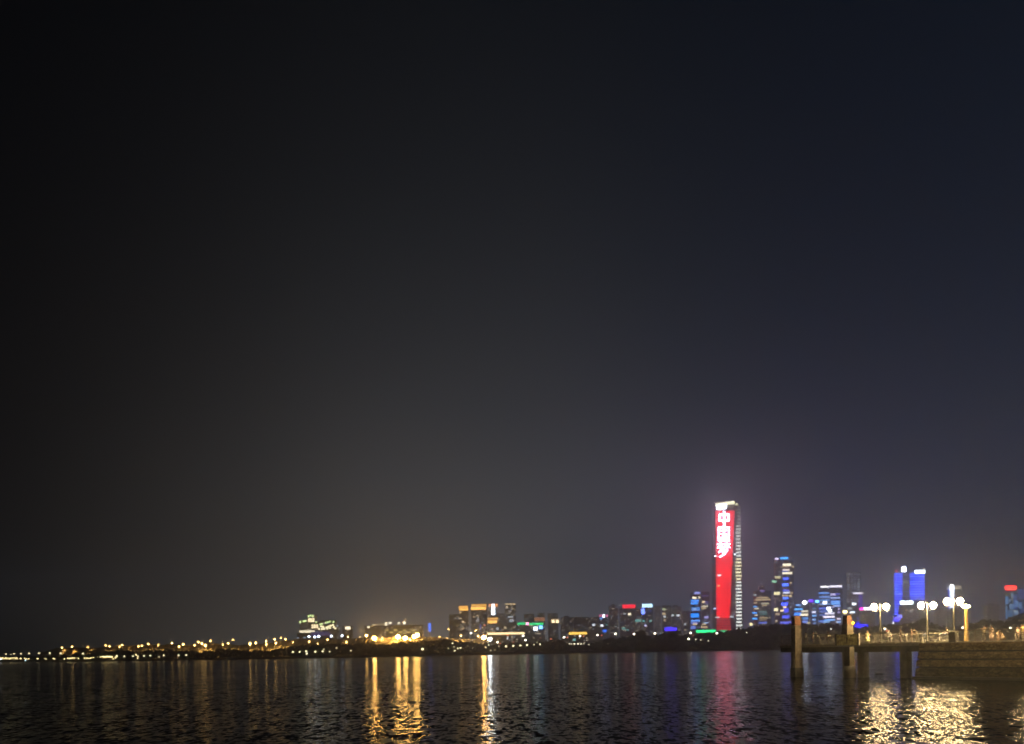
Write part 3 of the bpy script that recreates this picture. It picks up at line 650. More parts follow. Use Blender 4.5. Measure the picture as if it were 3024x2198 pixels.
# twin blue towers
building('h1', 'left of the two blue-striped towers, with a small white sign on top', 2639, 2666, 1691, 2400, F_GLASS, [(S, 2662, 2675, 1674, 1689, (.72, .80, 1), 12), (S, 2643, 2650, 1683, 1690, (1, .1, .15), .9)], 20)
building('h2', 'right of the two blue-striped towers, with a long white rooftop sign', 2686, 2731, 1690, 2400, F_GLASS, [(S, 2701, 2731, 1684, 1694, (.78, .92, 1), 7)], 24)
building('h3', 'dark middle slab between the two blue-striped towers with a bright white sign at its foot', 2662, 2688, 1700, 2440, F_OFF, [(LW, 2667, 2682, 1715, 1723, (.8, .9, .7), .3)], 16)
building('h4', 'dark lower block under the bright white sign between the blue-striped towers', 2655, 2700, 1787, 2300, F_OFF, [(S, 2658, 2695, 1775, 1785, (.80, .93, 1), 7), (LW, 2673, 2679, 1801, 1805, WARM, .5), (LW, 2686, 2694, 1803, 1810, COOL, .3)], 16, cat='building', name='low_building')
y = 1694.0; i = 0
while y < 1822:
    f = random.uniform(.5, 1.35)
    light('h1', LS, 2641, 2641 + (23 if y < 1786 else 13 - (y - 1786) * .12), y, y + 3.4, (.03, .065, 1), 4.4 * f, samp=False)
    if y < 1775: light('h2', LS, 2685 + random.uniform(0, 3), 2729, y, y + 3.4, (.035, .075, 1), 4.8 * f, samp=False)
    if y > 1735 and y < 1775 and i % 2: light('h3', LS, 2666, 2684, y, y + 2.4, (.05, .09, .8), .5 * f, samp=False)
    y += 7.4; i += 1
for y in (1728, 1737, 1746): light('h1', LS, 2643, 2651, y, y + 4, (.1, .25, 1), 1.6)
building('h5', 'low block with stepped deep blue lights below the left blue-striped tower', 2633, 2668, 1819, 2000, F_DIM, [(LS, 2650, 2663, 1817, 1824, (.12, .14, 1), 3), (LS, 2640, 2659, 1823, 1829, (.02, .02, 1), 2.2), (LS, 2635, 2655, 1830, 1836, (.02, .02, 1), 1.8)], 12, cat='building', name='low_building', ribs=False)
building('i1', 'hazy small block with faint white windows right of the blue-striped towers', 2690, 2708, 1800, 2500, F_DIM, [(LW, 2693, 2706, 1825, 1832, COOL, .45), (LW, 2693, 2707, 1833, 1838, COOL, .35), (LW, 2687, 2693, 1800, 1804, COOL, .3)])
building('i2', 'very hazy pale block behind the second street lamp', 2758, 2786, 1797, 2900, F_RES)
building('i3', 'very hazy pale block left of the upright white-blue sign', 2786, 2806, 1806, 2900, F_RES, crown='plant')
building('j1', 'dim tower carrying the bright upright white-blue sign between lamp globes', 2794, 2840, 1731, 2300, F_OFF, [(LW, 2794, 2803, 1733, 1742, (.8, .85, .9), .55), (LW, 2821, 2828, 1730, 1740, CREAM, .5), (LW, 2829, 2838, 1730, 1740, CREAM, .55), (LW, 2800, 2804, 1738, 1800, (.05, .05, 1), .7)], 24)
for i in range(8):
    y0 = 1728 + i * 8.6; light('j1', 'sign_panel', 2804.5, 2816, y0, y0 + (15 if i == 0 else 7.2), (.55, .72, 1) if i % 3 else (.85, .95, 1), 5.5 if i < 2 else 3.2, 2.0)
building('k1', 'pair of very hazy grey slabs between the lamps and the blue tower at right', 2904, 2950, 1786, 2950, F_RES, [(LW, 2897, 2905, 1819, 1823, COOL, .5), (LW, 2908, 2916, 1819, 1822, COOL, .5)], crown='plant')
# blue glass tower at the right edge
building('l1', 'blue glass tower at the right edge with a red rooftop sign', 2968, 3034, 1750, 1900, facade('blue_glass_facade', (.10, .13, .2), (.06, .09, .15), .3, LBLUE, .3), [(S, 2967, 3001, 1730, 1741, (1, .04, .03), 3.0), (S, 2970, 2999, 1741.5, 1744.5, (1, .02, .02), 1.2)], 24)
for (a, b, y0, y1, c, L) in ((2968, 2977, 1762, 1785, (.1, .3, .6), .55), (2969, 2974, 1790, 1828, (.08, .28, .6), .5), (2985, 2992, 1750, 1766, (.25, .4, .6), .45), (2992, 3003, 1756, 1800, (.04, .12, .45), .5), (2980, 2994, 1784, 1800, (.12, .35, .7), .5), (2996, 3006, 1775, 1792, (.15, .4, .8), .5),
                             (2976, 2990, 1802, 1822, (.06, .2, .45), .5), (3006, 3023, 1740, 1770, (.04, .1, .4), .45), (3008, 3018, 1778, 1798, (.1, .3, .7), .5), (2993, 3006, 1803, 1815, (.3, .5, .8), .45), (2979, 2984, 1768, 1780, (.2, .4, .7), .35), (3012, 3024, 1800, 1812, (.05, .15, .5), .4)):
    light('l1', 'reflection_patch', a, b, y0, y1, c, L, samp=False)  # blue reflections on the glass, put in as glowing patches
def wing_roof():
    D = 1400.0; r = empty('wing_roof_pavilion', (at(3030, 1830, D).x, D, 2.8), 'pavilion with a dark upswept wing roof at the right edge', 'pavilion')
    xc = r.location.x
    def P(x, y, dy=0): p = at(x, y, D); return (p.x - xc, dy, p.z - 2.8)
    roofm = mat('wing_roof_metal', (.16, .22, .22), .4, .3)
    MB().hexa([P(2992, 1829), P(3060, 1817), P(3060, 1817, 18), P(2992, 1829, 18), P(2993, 1827), P(3060, 1800), P(3060, 1800, 18), P(2993, 1827, 18)]).build('roof', roofm, r)
    MB().box(P(3010, 1830)[0], P(3055, 1830)[0], 3, 15, 0, P(3020, 1828)[2]).build('wall', F_DIM, r)
wing_roof()
# blue upright sign left of centre
def pylon():
    D = 1300.0; p = at(1269, 1855, D)
    r = empty('sign_pylon', (p.x, D, 2.5), 'upright blue glowing sign on a mast left of the gold-crowned towers', 'sign')
    z0, z1 = at(1269, 1866, D).z - 2.5, at(1269, 1840, D).z - 2.5
    MB().tube((0, .8, 0), (0, .8, z1), .4, .3).build('mast', concrete, r)
    MB().box(-1.9, 1.7, -.6, .3, z0, z1).build('sign_panel', emis((.06, .20, 1), 1.8), r)
pylon()

# ------------------------------------------------------------------ lamps on the far shore
polem = mat('lamp_pole_metal', (.22, .22, .22), .5, .6)
def ring(r, h, n=12):
    m = MB()
    for i in range(n):
        t = 2 * math.pi * i / n; m.v += [(r * math.cos(t), r * math.sin(t), 0), (r * math.cos(t), r * math.sin(t), -h)]
    for i in range(n):
        j = (i + 1) % n; m.f.append((2 * i, 2 * j, 2 * j + 1, 2 * i + 1))
    return m
PROTO = {}
OR = (1, .58, .17)
DOWN = {OR: .8, (1, .54, .13): 1.0}
def far_lamp(x, y, D, col, r, L, label, group, name='street_lamp', cat='street lamp', ground=1.6):
    p = at(x, y, D); H = p.z - ground
    key = (col, r, L)
    e = empty(name, (p.x, D, ground), label, cat, group)
    MB().tube((0, 0, -.3), (0, 0, H - r * .9), .22, .12, 6).tube((0, 0, H - r * .9), (0, -r * .5, H - r * .6), .12, .10, 6).build('pole', polem, e)
    if key in PROTO:
        h = PROTO[key].copy(); COL.objects.link(h); h.parent = e
    else:
        h = MB().ball((0, 0, 0), r, 1, 1, 1, .85).build('lamp_head', emis(col, L), e, True); PROTO[key] = h
    h.location = (0, 0, H)
    if col in DOWN:  # added disc throws extra light downwards; its skirt keeps it off the water
        rr_ = DOWN[col] * (r / 1.25)
        for kk, mk in ((('disc', col), lambda: MB().tube((0, 0, -.01), (0, 0, 0), .96, .96, 12).build('added_down_disc', emis(col, 420.0), h)),
                       (('added_skirt', col), lambda: ring(1.0, .32).build('added_skirt', polem, h))):
            if kk in PROTO: d_ = PROTO[kk].copy(); COL.objects.link(d_); d_.parent = h
            else: d_ = mk(); PROTO[kk] = d_
            d_.location = (0, 0, -r * .88); d_.scale = (rr_, rr_, 1)
    return e
def row(pts, D, col, r, L, text, group, **k):
    pts = sorted(pts)
    for i, q in enumerate(pts):
        x, y = q[0], q[1]; m = q[2] if len(q) > 2 else 1.0; rr = q[3] if len(q) > 3 else r
        d = D(x) if callable(D) else D
        far_lamp(x, y, d + random.uniform(0, 3), col, rr, L * m, text % ORD[i], group, **k)
row([(182.7, 1912, .6), (212.6, 1910), (259.6, 1910.4, .4), (312, 1906, .8), (323.5, 1907.7, .5), (353, 1910, .6), (360, 1905, .8), (409, 1908.5, .6), (418.7, 1906.3, .6), (438, 1901.5), (467.6, 1903.6, .4), (508, 1899), (529, 1909.5), (540.5, 1902),
     (575, 1905.5, .8), (585, 1895.5, .8), (596, 1900, 1, 1.7), (606, 1906, 1.2, 2.0), (622, 1892.5, 1), (658, 1903, .4), (674, 1900), (688, 1889, .3), (738, 1901, 1.2, 2.0), (755, 1898), (786, 1893), (786.5, 1903), (811, 1887.5), (815, 1899)],
    lambda x: shoreD(x) + 150, OR, 1.45, 9.5, 'orange road lamp above the dark woods, %s from the left in the orange row', 'orange road lamps above the left woods', ground=2.6)
row([(830, 1883, .4), (842.5, 1887.5, .9), (913, 1894.5, 1), (938, 1899, .15), (967, 1889, .8), (1023, 1895.5, .8), (1027, 1880, .2), (864, 1895, .15)],
    lambda x: shoreD(x) + 150, OR, 1.4, 9.0, 'orange road lamp beneath the stepped building, %s from the left', 'orange road lamps beneath the stepped building', ground=2.6)
row([(912.5, 1880.5), (929.5, 1881.5, 1.4), (941, 1879.5, 1.3), (978, 1879), (1010, 1877.5)], 1330, (.72, .84, 1), 1.8, 9.0, 'blue-white floodlight below the stepped building, %s from the left', 'blue-white floodlights below the stepped building', name='floodlight', cat='floodlight', ground=2.6)
# the big floodlights
row([(1063, 1888, 1.1), (1082, 1877, .4, 1.8), (1083, 1891, .3, 1.7), (1105, 1885.5, 1.25), (1108, 1900, .02, 1.2), (1129, 1883, .03, 1.2), (1175, 1881, 1.25), (1197, 1884.5, 1), (1211, 1889, .12, 1.5), (1224, 1880, .6), (1232, 1876, .9)],
    1300, (1, .54, .13), 3.2, 120.0, 'very bright golden floodlight in the middle-left cluster, %s from the left', 'golden floodlights in the middle-left cluster', name='floodlight', cat='floodlight', ground=2.6)
row([(1428.6, 1883)], 1290, (1, .52, .12), 3.3, 200.0, 'largest golden floodlight at the left end of the podium light strip%.0s', 'floodlights at the left end of the podium strip', name='floodlight', cat='floodlight', ground=2.6)
row([(1446, 1888)], 1290, (.85, .95, 1), 2.6, 130.0, 'white floodlight just right of the largest golden floodlight%.0s', 'floodlights at the left end of the podium strip', name='floodlight', cat='floodlight', ground=2.6)
row([(1271, 1882.5, .2), (1298.8, 1882, 1, 1.8), (1320, 1885.6), (1361, 1877), (1412, 1878), (1324, 1856, .1), (1404, 1861, .1)], 1340, OR, 1.4, 10.0, 'orange lamp between blue upright sign and podium strip, %s from the left', 'orange lamps near the gold-crowned towers', ground=2.6)
row([(1391, 1870), (1469, 1897), (1545, 1878), (1551.6, 1891), (1665.6, 1882.5), (1713, 1878.5), (1764.5, 1876), (1817.5, 1872), (1872, 1873), (1934, 1871), (2039.5, 1869.5), (2033.5, 1887), (2117, 1870.5), (2202, 1869), (2293, 1866.5), (2391, 1864), (2613.5, 1857.5), (2843, 1853.6), (2984, 1855)],
    lambda x: shoreD(x) + 6, (1, .90, .68), 1.4, 8.0, 'tall white lamp along the shore road, %s from the left of the tall ones', 'tall white lamps along the shore road', ground=1.6)
row([(17.7, 1932), (32, 1933, .4), (41, 1931), (62, 1931), (86, 1930), (115, 1929.5), (147, 1929.5), (179, 1930), (245, 1931)], lambda x: shoreD(x) + 4, (1, .86, .48), 1.35, 4.0,
    'pale yellow lamp above the dense far-left row, %s from the edge', 'pale yellow lamps at far left', ground=1.6)
row([(345, 1937), (367.5, 1938.5), (392.5, 1938), (408, 1938), (425.5, 1937.5), (444, 1936.5), (470, 1940, .4), (483.5, 1936), (527.5, 1935.5), (550, 1935)], lambda x: shoreD(x) + 3, (1, .88, .55), 1.0, 4.0,
    'small white waterfront lamp before the left woods, %s from the left', 'small white waterfront lamps before the left woods')
row([(865, 1926), (885, 1925.5), (904, 1924), (905.5, 1931, 1), (931, 1925), (953, 1924.5), (956, 1918, .3), (975, 1924), (994, 1914, .3), (1036, 1922, .4), (1248, 1917.5, 1.2, 1.5)], lambda x: shoreD(x) + 3, (1, .86, .50), 1.1, 4.0,
    'small waterfront lamp below the stepped building and floodlights, %s from the left', 'small waterfront lamps below the floodlights')
row([(1336, 1900.5, .8), (1324, 1915, .3), (1341, 1911, .3), (1343, 1922, .8), (1352, 1915, .8), (1360, 1914, 1), (1380, 1908, .1), (1397, 1913.5, 1), (1434, 1912.5), (1443, 1905, .6), (1449, 1921, .4), (1461, 1920, .2), (1473, 1909.5, .8), (1494.5, 1909, 1, 1.3), (1516, 1908, 1, 1.3), (1537, 1907, 1, 1.3), (1556.5, 1905.5, 1, 1.3), (1577, 1904, .5), (1586, 1897, .2), (1595, 1903)],
    lambda x: shoreD(x) + 3, (1, .88, .52), 1.0, 4.0, 'small waterfront lamp below the gold-crowned towers, %s from the left', 'small waterfront lamps below the gold-crowned towers')
row([(1682, 1902, .5), (1688, 1902, .5), (1696, 1902), (1707, 1902), (1716, 1902, .6), (1724, 1901.5, .2), (1739, 1904, .3), (1795, 1901.5, .06), (2055, 1889, .5), (2069.5, 1890.5, .5), (2092, 1893, .4)],
    lambda x: shoreD(x) + 3, (1, .88, .60), 1.0, 4.0, 'small lamp under the woods, gold strip to red tower, %s from the left', 'small lamps at the foot of the woods')
row([(1431, 1847, .4), (1477, 1901, .2), (1517, 1897, .12), (1596, 1885, .1), (1627, 1887.5, .35), (1675.5, 1883, .3), (1723, 1880, .25), (1777, 1877, .35), (2047, 1876, .12), (2209, 1875, .5), (2397, 1869, .35), (2564, 1864.5, .5), (2619, 1863.5, .4)],
    lambda x: shoreD(x) + 8, (1, .20, .10), 1.1, 5.0, 'small red signal lamp on the shore road, %s from the left', 'red signal lamps on the shore road', name='signal_lamp', cat='signal lamp')
row([(906, 1930, .8), (1454, 1858, .2), (2454, 1858, 1.0), (2659, 1874, .0 + .8), (2730, 1873, 1), (2778, 1873, 1), (2790, 1872, 1), (2860, 1865, .3)], lambda x: shoreD(x) + 3, (.85, .92, 1), 1.0, 4.0,
    'small cool white lamp near the water beyond the jetty, %s from the left', 'small cool white shore lamps')
row([(2376, 1779.5)], 1900, (.72, .80, 1), 4.2, 60.0, 'large white-blue spotlight above the low blue-floored block%.0s', 'spotlights on roofs', name='spotlight', cat='spotlight', ground=2.8)
row([(2518.6, 1840)], 1300, (1, .30, .02), 2.2, 22.0, 'bright orange lamp beside the second stone pillar%.0s', 'orange beacon', name='beacon_lamp', cat='lamp', ground=2.0)
row([(2218, 1844)], 1330, (1, .85, .45), 2.6, 2.2, 'soft yellow globe lamp right of the foot of the red tower%.0s', 'yellow globe', name='globe_lamp', cat='lamp', ground=2.0)
row([(2638, 1841)], 1330, (.9, .95, 1), 1.3, 4.0, 'faint white lamp under the blue-striped towers%.0s', 'faint white lamp', ground=2.0)
# dense tiny lights at the far left water's edge
dense = []
x = 2.0
while x < 72: dense.append((x, 1945 + random.uniform(-2.2, 2.2))); x += random.uniform(1.6, 3.0)
for x in (75, 80, 85, 91, 97, 109, 112): dense.append((x, 1946.5 - (x - 70) * .02))
x = 133.0
while x < 163: dense.append((x, 1946 + random.uniform(-1.2, 1.2))); x += random.uniform(2.5, 4)
for x in (176, 181, 186, 190): dense.append((x, 1946.5 + random.uniform(-1.5, 1.5)))
x = 200.0
while x < 268: dense.append((x, 1944.5 + random.uniform(-1.2, .8))); x += random.uniform(4.5, 7)
for x in (276, 284): dense.append((x, 1942))
x = 290.0
while x < 332: dense.append((x, 1940 + random.uniform(-.8, .8))); x += random.uniform(2.6, 4.2)
dense += [(334, 1946), (341, 1943), (345, 1939), (402, 1934), (407, 1943)]
dense.sort()
RUNS = [(0, 73, 'the longest dense run at the far left edge'), (73, 120, 'the second dense run from the left edge'), (120, 170, 'the short bright third dense run'), (170, 195, 'the fourth dense run, of four'),
        (195, 270, 'the fifth, widely spaced dense run'), (270, 339, 'the sixth dense run, nearest the woods'), (339, 500, 'the last loose run before the woods')]
for a, b, txt in RUNS:
    for i, q in enumerate([q for q in dense if a <= q[0] < b]):
        far_lamp(q[0], q[1], shoreD(q[0]) + 3, (1, .78, .34), .85, 7.0, 'tiny lamp in ' + txt + ', ' + ORD[i], 'tiny lamps in the dense row at far left', name='bollard_lamp', cat='bollard lamp', ground=.9)
far_lamp(3, 1947, shoreD(3) + 2, (.9, .95, 1), 1.8, 6, 'cool white lamp cluster at the left edge of the dense light row', None, ground=.9)
far_lamp(75, 1950, shoreD(75) + 2, (.6, .9, 1), 1.1, 6, 'single cyan-white lamp below the dense pale yellow row', None, ground=.5)

# ------------------------------------------------------------------ the jetty on the right
O = Vector((37.2, 126.0)); T = Vector((.507, -.862)).normalized(); NRM = Vector((-T.y * -1, T.x * -1))
NRM = Vector((T.y, -T.x))                      # outward, towards the camera side
RZ = math.atan2(T.y, T.x)                      # local x runs along the jetty (towards the camera), local y = back
def s_of(x, back=0.0):
    """position along the jetty edge shown at pixel x"""
    u = at(x, 1900, 1.0).x
    ox, oy = O.x - NRM.x * back, O.y - NRM.y * back
    return (u * oy - ox) / (T.x - u * T.y)
def J(s, back, z):                             # jetty frame -> world
    return Vector((O.x + T.x * s - NRM.x * back, O.y + T.y * s - NRM.y * back, z))
def jobj(name, loc_s, back, z, label, cat, group=None, rz=0):
    return empty(name, J(loc_s, back, z), label, cat, group, RZ + rz)
DECK = 4.0
stone = mat('pillar_stone', (.19, .155, .115), .8, var=.35, scale=2.5, bump=.4)
brown = mat('pillar_brown_stone', (.22, .10, .055), .75, var=.35, scale=3, bump=.3)
relief = mat('relief_stone', (.85, .58, .24), .7, var=.6, scale=3.2, bump=.9)
dconc = mat('jetty_concrete', (.16, .145, .12), .85, var=.35, scale=1.2, bump=.3)
paving = mat('deck_paving', (.32, .29, .24), .8, var=.25, scale=2)
railm = mat('railing_metal', (.40, .37, .32), .5, .1)

# platform: deck slab, edge beam, columns
sL, sE, sR = s_of(2303), s_of(2715), 46.0
plat = jobj('jetty_platform', 0, 0, 0, 'raised concrete jetty deck standing on dark columns over the water', 'jetty')
WID = 7.5
MB().box(sL, sE, 0, WID, 3.72, DECK).build('deck', paving, plat)
MB().box(sL + 2.2, sE, .25, .9, 3.05, 3.715).box(sL + 2.2, sE, WID - .9, WID - .25, 3.05, 3.715).box(sL + .02, sL + 2.19, .1, WID - .1, 3.12, 3.717).build('edge_beam', dconc, plat)
def col(s, back, w=1.0):
    return MB().box(s - w / 2, s + w / 2, back - w / 2, back + w / 2, -1.2, 3.045)
col(s_of(2548, .7), .7, .95).build('column', dconc, plat)
col(s_of(2674, .7), .7, .95).build('column', dconc, plat)
col(s_of(2500, 1.1), 1.15, .8).build('column', dconc, plat)
col(3.6, WID - .8, .8).build('column', dconc, plat)
# stone kerb along the deck edge
kb = jobj('kerb', 0, 0, 0, 'pale lit kerb running along the jetty edge under the railing', 'kerb')
for i in range(14):
    a = sL + .1 + i * 3.6; b = a + 3.5
    MB().box(a, b, .02, .32, DECK + .004, DECK + .14).build('kerb_stone', mat('kerb_granite', (.55, .50, .42), .7), kb)

# stone embankment: four battered courses of rubble with dark recesses between them
def embankment():
    r = jobj('stone_embankment', 0, 0, 0, 'rough stone embankment in four battered courses below the railing at right', 'embankment')
    rub = bpy.data.materials.new('rubble_stone'); rub.use_nodes = True
    nt = rub.node_tree; N, L = nt.nodes, nt.links; b = N['Principled BSDF']; b.inputs['Roughness'].default_value = .85
    tc = N.new('ShaderNodeTexCoord'); mp = N.new('ShaderNodeMapping'); mp.inputs['Scale'].default_value = (2.0, 1.6, 4.4); L.new(tc.outputs['Object'], mp.inputs[0])
    vo = N.new('ShaderNodeTexVoronoi'); vo.inputs['Scale'].default_value = 1.1; L.new(mp.outputs[0], vo.inputs['Vector'])
    ve = N.new('ShaderNodeTexVoronoi'); ve.feature = 'DISTANCE_TO_EDGE'; ve.inputs['Scale'].default_value = 1.1; L.new(mp.outputs[0], ve.inputs['Vector'])
    hs = N.new('ShaderNodeSeparateColor'); L.new(vo.outputs['Color'], hs.inputs[0])
    rp = N.new('ShaderNodeValToRGB'); e = rp.color_ramp.elements; e[0].color = (.17, .115, .055, 1); e[1].color = (.40, .29, .15, 1); L.new(hs.outputs[0], rp.inputs[0])
    mr = N.new('ShaderNodeMapRange'); mr.inputs['From Max'].default_value = .09; mr.inputs['To Min'].default_value = .35; L.new(ve.outputs[0], mr.inputs[0])
    mx = N.new('ShaderNodeVectorMath'); mx.operation = 'SCALE'; L.new(rp.outputs[0], mx.inputs[0]); L.new(mr.outputs[0], mx.inputs['Scale']); L.new(mx.outputs[0], b.inputs['Base Color'])
    bp = N.new('ShaderNodeBump'); bp.inputs['Distance'].default_value = .03; L.new(mr.outputs[0], bp.inputs['Height']); L.new(bp.outputs[0], b.inputs['Normal'])
    tiers = [(3.96, 3.14, -.30), (2.98, 2.26, -.42), (2.10, 1.38, -.54), (1.22, .30, -.66)]
    for i, (z1, z0, o) in enumerate(tiers):
        # subdivided, jittered face so that the courses read as rough blocks
        mb = MB(); n = 110; s0 = sE + .25 - i * .10; ds = (sR - s0) / n; m = 4
        grid = []
        for a in range(n + 1):
            colv = []
            for k in range(m + 1):
                t = k / m; s = s0 + ds * a + (random.uniform(-.08, .08) if 0 < a < n else 0) + (1 - t) * (-.08 if a == 0 else 0)
                y = o - (1 - t) * .06 + random.uniform(-.03, .03); z = z0 + (z1 - z0) * t + (random.uniform(-.04, .04) if 0 < k < m else random.uniform(-.008, .008))
                colv.append(len(mb.v)); mb.v.append((s, y, z))
            colv.append(len(mb.v)); mb.v.append((mb.v[colv[m]][0], 1.2, z1))
            grid.append(colv)
        for a in range(n):
            for k in range(m + 1):
                mb.f.append((grid[a][k], grid[a + 1][k], grid[a + 1][k + 1], grid[a][k + 1]))
        c0 = grid[0]; j = len(mb.v); mb.v.append((s0 - .2, 1.2, z0)); mb.f.append(tuple(c0) + (j,))
        mm = rub
        if i == 3:
            mm = rub.copy(); mm.name = 'wet_rubble_stone'
            for nn in mm.node_tree.nodes:
                if nn.type == 'VALTORGB': nn.color_ramp.elements[0].color = (.05, .04, .022, 1); nn.color_ramp.elements[1].color = (.17, .13, .07, 1)
        mb.build('stone_course', mm, r)
    dk = mat('recess_stone', (.05, .04, .03), .95)
    MB().box(sE + .06, sR, -.12, 4, -1.2, 3.9).build('core', dk, r)
    MB().box(sE - .35, sR, -.95, 1.0, -1.0, .26).build('footing', mat('wet_footing', (.06, .05, .04), .5), r)
    q = MB().box(sE + .003, sR, .0, 30, 3.965, 3.99).build('paving', paving, r)
embankment()

# stone pillars
def pillar1():
    s = s_of(2352, -.9)
    r = jobj('stone_pillar', s, -.9, 0, 'tapering square stone pillar with a brown top standing in the water at the jetty end', 'pillar', None, math.radians(-14))
    B = lambda z, w0, w1, z1: MB().frust((0, 0), w0 * .78, w0 * .78, w1 * .78, w1 * .78, z, z1)
    B(6.55, 1.10, 1.04, 7.75).build('top_block', brown, r)
    B(5.15, 1.18, 1.12, 6.5).build('shaft', stone, r)
    B(4.95, 1.24, 1.24, 5.147).build('ledge', stone, r)
    B(2.95, 1.22, 1.18, 4.947).build('shaft', stone, r)
    B(2.75, 1.3, 1.3, 2.947).build('ledge', stone, r)
    B(1.15, 1.32, 1.24, 2.747).build('shaft', stone, r)
    B(-1.2, 1.62, 1.5, 1.147).build('plinth', mat('wet_stone', (.045, .038, .03), .6, bump=.4), r)
def pillar2():
    dstone, dbrown = mat('darkened_pillar_stone', (.08, .063, .04), .85, var=.4, scale=2.5, bump=.4), mat('darkened_brown_stone', (.09, .038, .02), .8, var=.35, scale=3)  # copies darkened in colour to offset the strong light of the nearby lamp
    s = s_of(2503, .35)
    r = jobj('stone_pillar', s, .35, 0, 'square stone pillar with a brown top rising over the carved panel of the jetty', 'pillar', None, math.radians(-6))
    B = lambda z, w0, w1, z1: MB().frust((0, 0), w0 * .78, w0 * .78, w1 * .78, w1 * .78, z, z1)
    B(6.45, .98, .92, 7.55).build('top_block', dbrown, r)
    B(5.55, 1.2, 1.12, 6.447).build('shaft', dstone, r)
    B(5.35, 1.32, 1.32, 5.547).build('ledge', dstone, r)
    B(4.15, 1.28, 1.28, 5.347).build('shaft', dstone, r)
    q = jobj('pillar_footing', s_of(2510, -.6), -.75, 0, 'round swelling stone footing with a slim shaft in the water below the carved panel', 'footing')
    MB().frust((0, 0), 0.86, 0.86, 0.8, 0.8, 1.42, 3.7).build('shaft', dstone, q)
    MB().lathe((0, 0, -1.2), [(.66, 0), (.76, .9), (.80, 1.6), (.74, 2.1), (.56, 2.62)], 14).build('foot', mat('wet_stone', (.045, .038, .03), .6, bump=.4), q, True)
    w = s_of(2535, -.2) - s_of(2469, -.2); c = (s_of(2535, -.2) + s_of(2469, -.2)) / 2
    p = jobj('carved_panel', c, -.18, DECK, 'golden carved relief panel set in the jetty railing at the foot of the second pillar', 'relief panel')
    mb = MB().box(-w / 2, w / 2, 0, .16, -.1, 1.22)
    mb.build('panel', relief, p)
    m2 = MB()
    for i in range(46):                         # carved swirls and figures standing out of the panel
        x = random.uniform(-w / 2 + .2, w / 2 - .2); z = random.uniform(.08, 1.05)
        m2.ball((x, -.02, z), random.uniform(.06, .16), 1, random.uniform(.6, 1.6), .5, random.uniform(.6, 2.2), .25)
    m2.build('carving', relief, p)
    for sx in (-1, 1): MB().box(sx * w / 2 - .08, sx * w / 2 + .08, -.06, .2, -.1, 1.3).build('frame_post', dconc, p)
pillar1(); pillar2()
def newel():
    s = s_of(2815, .1)
    r = jobj('newel_block', s, .2, DECK, 'dark square stone newel interrupting the railing at right', 'newel')
    MB().box(-.38, .38, -.3, .3, .0, 1.16).build('shaft', dconc, r)
    MB().frust((0, 0), .86, .7, .66, .5, 1.163, 1.3).build('cap', dconc, r)
newel()

# railings
def railing(s0, s1, back, label, step=2.2):
    L = s1 - s0; n = max(1, round(L / step))
    r = jobj('railing', s0, back, DECK + .14 * (back < 1), label, 'railing', 'metal railings of the jetty')
    h = 1.1
    pm = None
    for i in range(n + 1):
        if pm is None:
            pm = MB().box(-.045, .045, -.03, .03, 0, h).frust((0, 0), .16, .12, .1, .08, .001, .08).build('post', railm, r); o = pm
        else:
            o = pm.copy(); COL.objects.link(o); o.parent = r
        o.location = (L * i / n, 0, 0)
    MB().box(-.05, L + .05, -.05, .05, h + .002, h + .09).build('handrail', railm, r)
    rl = None
    for k in range(4):
        z = .2 + k * .22
        if rl is None: rl = MB().tube((0, -.04, 0), (L, -.04, 0), .024, n=6).build('rail', railm, r); o = rl
        else: o = rl.copy(); COL.objects.link(o); o.parent = r
        o.location = (0, 0, z)
railing(sL + .15, s_of(2466, .2), .17, 'metal railing at the outer end of the jetty left of the carved panel')
railing(s_of(2539, .2), s_of(2805, .2), .17, 'metal railing between the carved panel and the dark newel')
railing(s_of(2826, .2), 44, .17, 'metal railing above the stone embankment right of the newel')
railing(sL + .15, sE - .4, WID - .2, 'rear metal railing on the far edge of the jetty deck')

# jetty street lamps
def jetty_lamp(x, back, gz, label, span=1.42, head=.35, L=440.0, name='twin_globe_lamp'):
    s = s_of(x, back)
    r = jobj(name, s, back, DECK, label, 'street lamp', 'twin globe lamps on the jetty', -RZ)
    H = gz - DECK
    MB().lathe((0, 0, 0), [(.24, 0), (.22, .25), (.13, .4), (.10, 1.0)], 10).tube((0, 0, 1.0), (0, 0, H + .15), .09, .065, 10).lathe((0, 0, H + .15), [(.08, 0), (.13, .08), (.03, .25)], 8).build('pole', mat('painted_lamp_pole', (.05, .045, .035), .6), r)
    MB().tube((-span / 2, 0, H - .34), (0, 0, H - .62), .028).tube((0, 0, H - .62), (span / 2, 0, H - .34), .028).build('arm', MATS['painted_lamp_pole'], r)
    for sx in (-1, 1):  # each globe gets an added down-facing emitter and a skirt shaping its light
        g = MB().ball((sx * span / 2, 0, H + .0), head, 2).build('globe', emis((1, .70, .32), L), r, True)
        MB().tube((sx * span / 2, 0, H - head - .03), (sx * span / 2, 0, H - head - .005), .24, n=14).build('added_down_disc', emis((1, .72, .36), 800.0), g)
        ring(.26, .14).build('added_skirt', polem, g, False, (sx * span / 2, 0, H - head))
        MB().lathe((sx * span / 2, 0, H + head * .92), [(.2, 0), (.14, .06), (.03, .14)], 10).build('globe_cap', polem, g)
LAMP_Z = 8.4
jetty_lamp(2601, .9, LAMP_Z, 'twin globe lamp on the jetty left of the two blue-striped towers, nearest the carved panel')
jetty_lamp(2740, 4.2, LAMP_Z, 'twin globe lamp on the jetty right of the two blue-striped towers')
jetty_lamp(2818, 1.2, LAMP_Z + .15, 'twin globe lamp flanking the upright white-blue sign, above the dark newel')
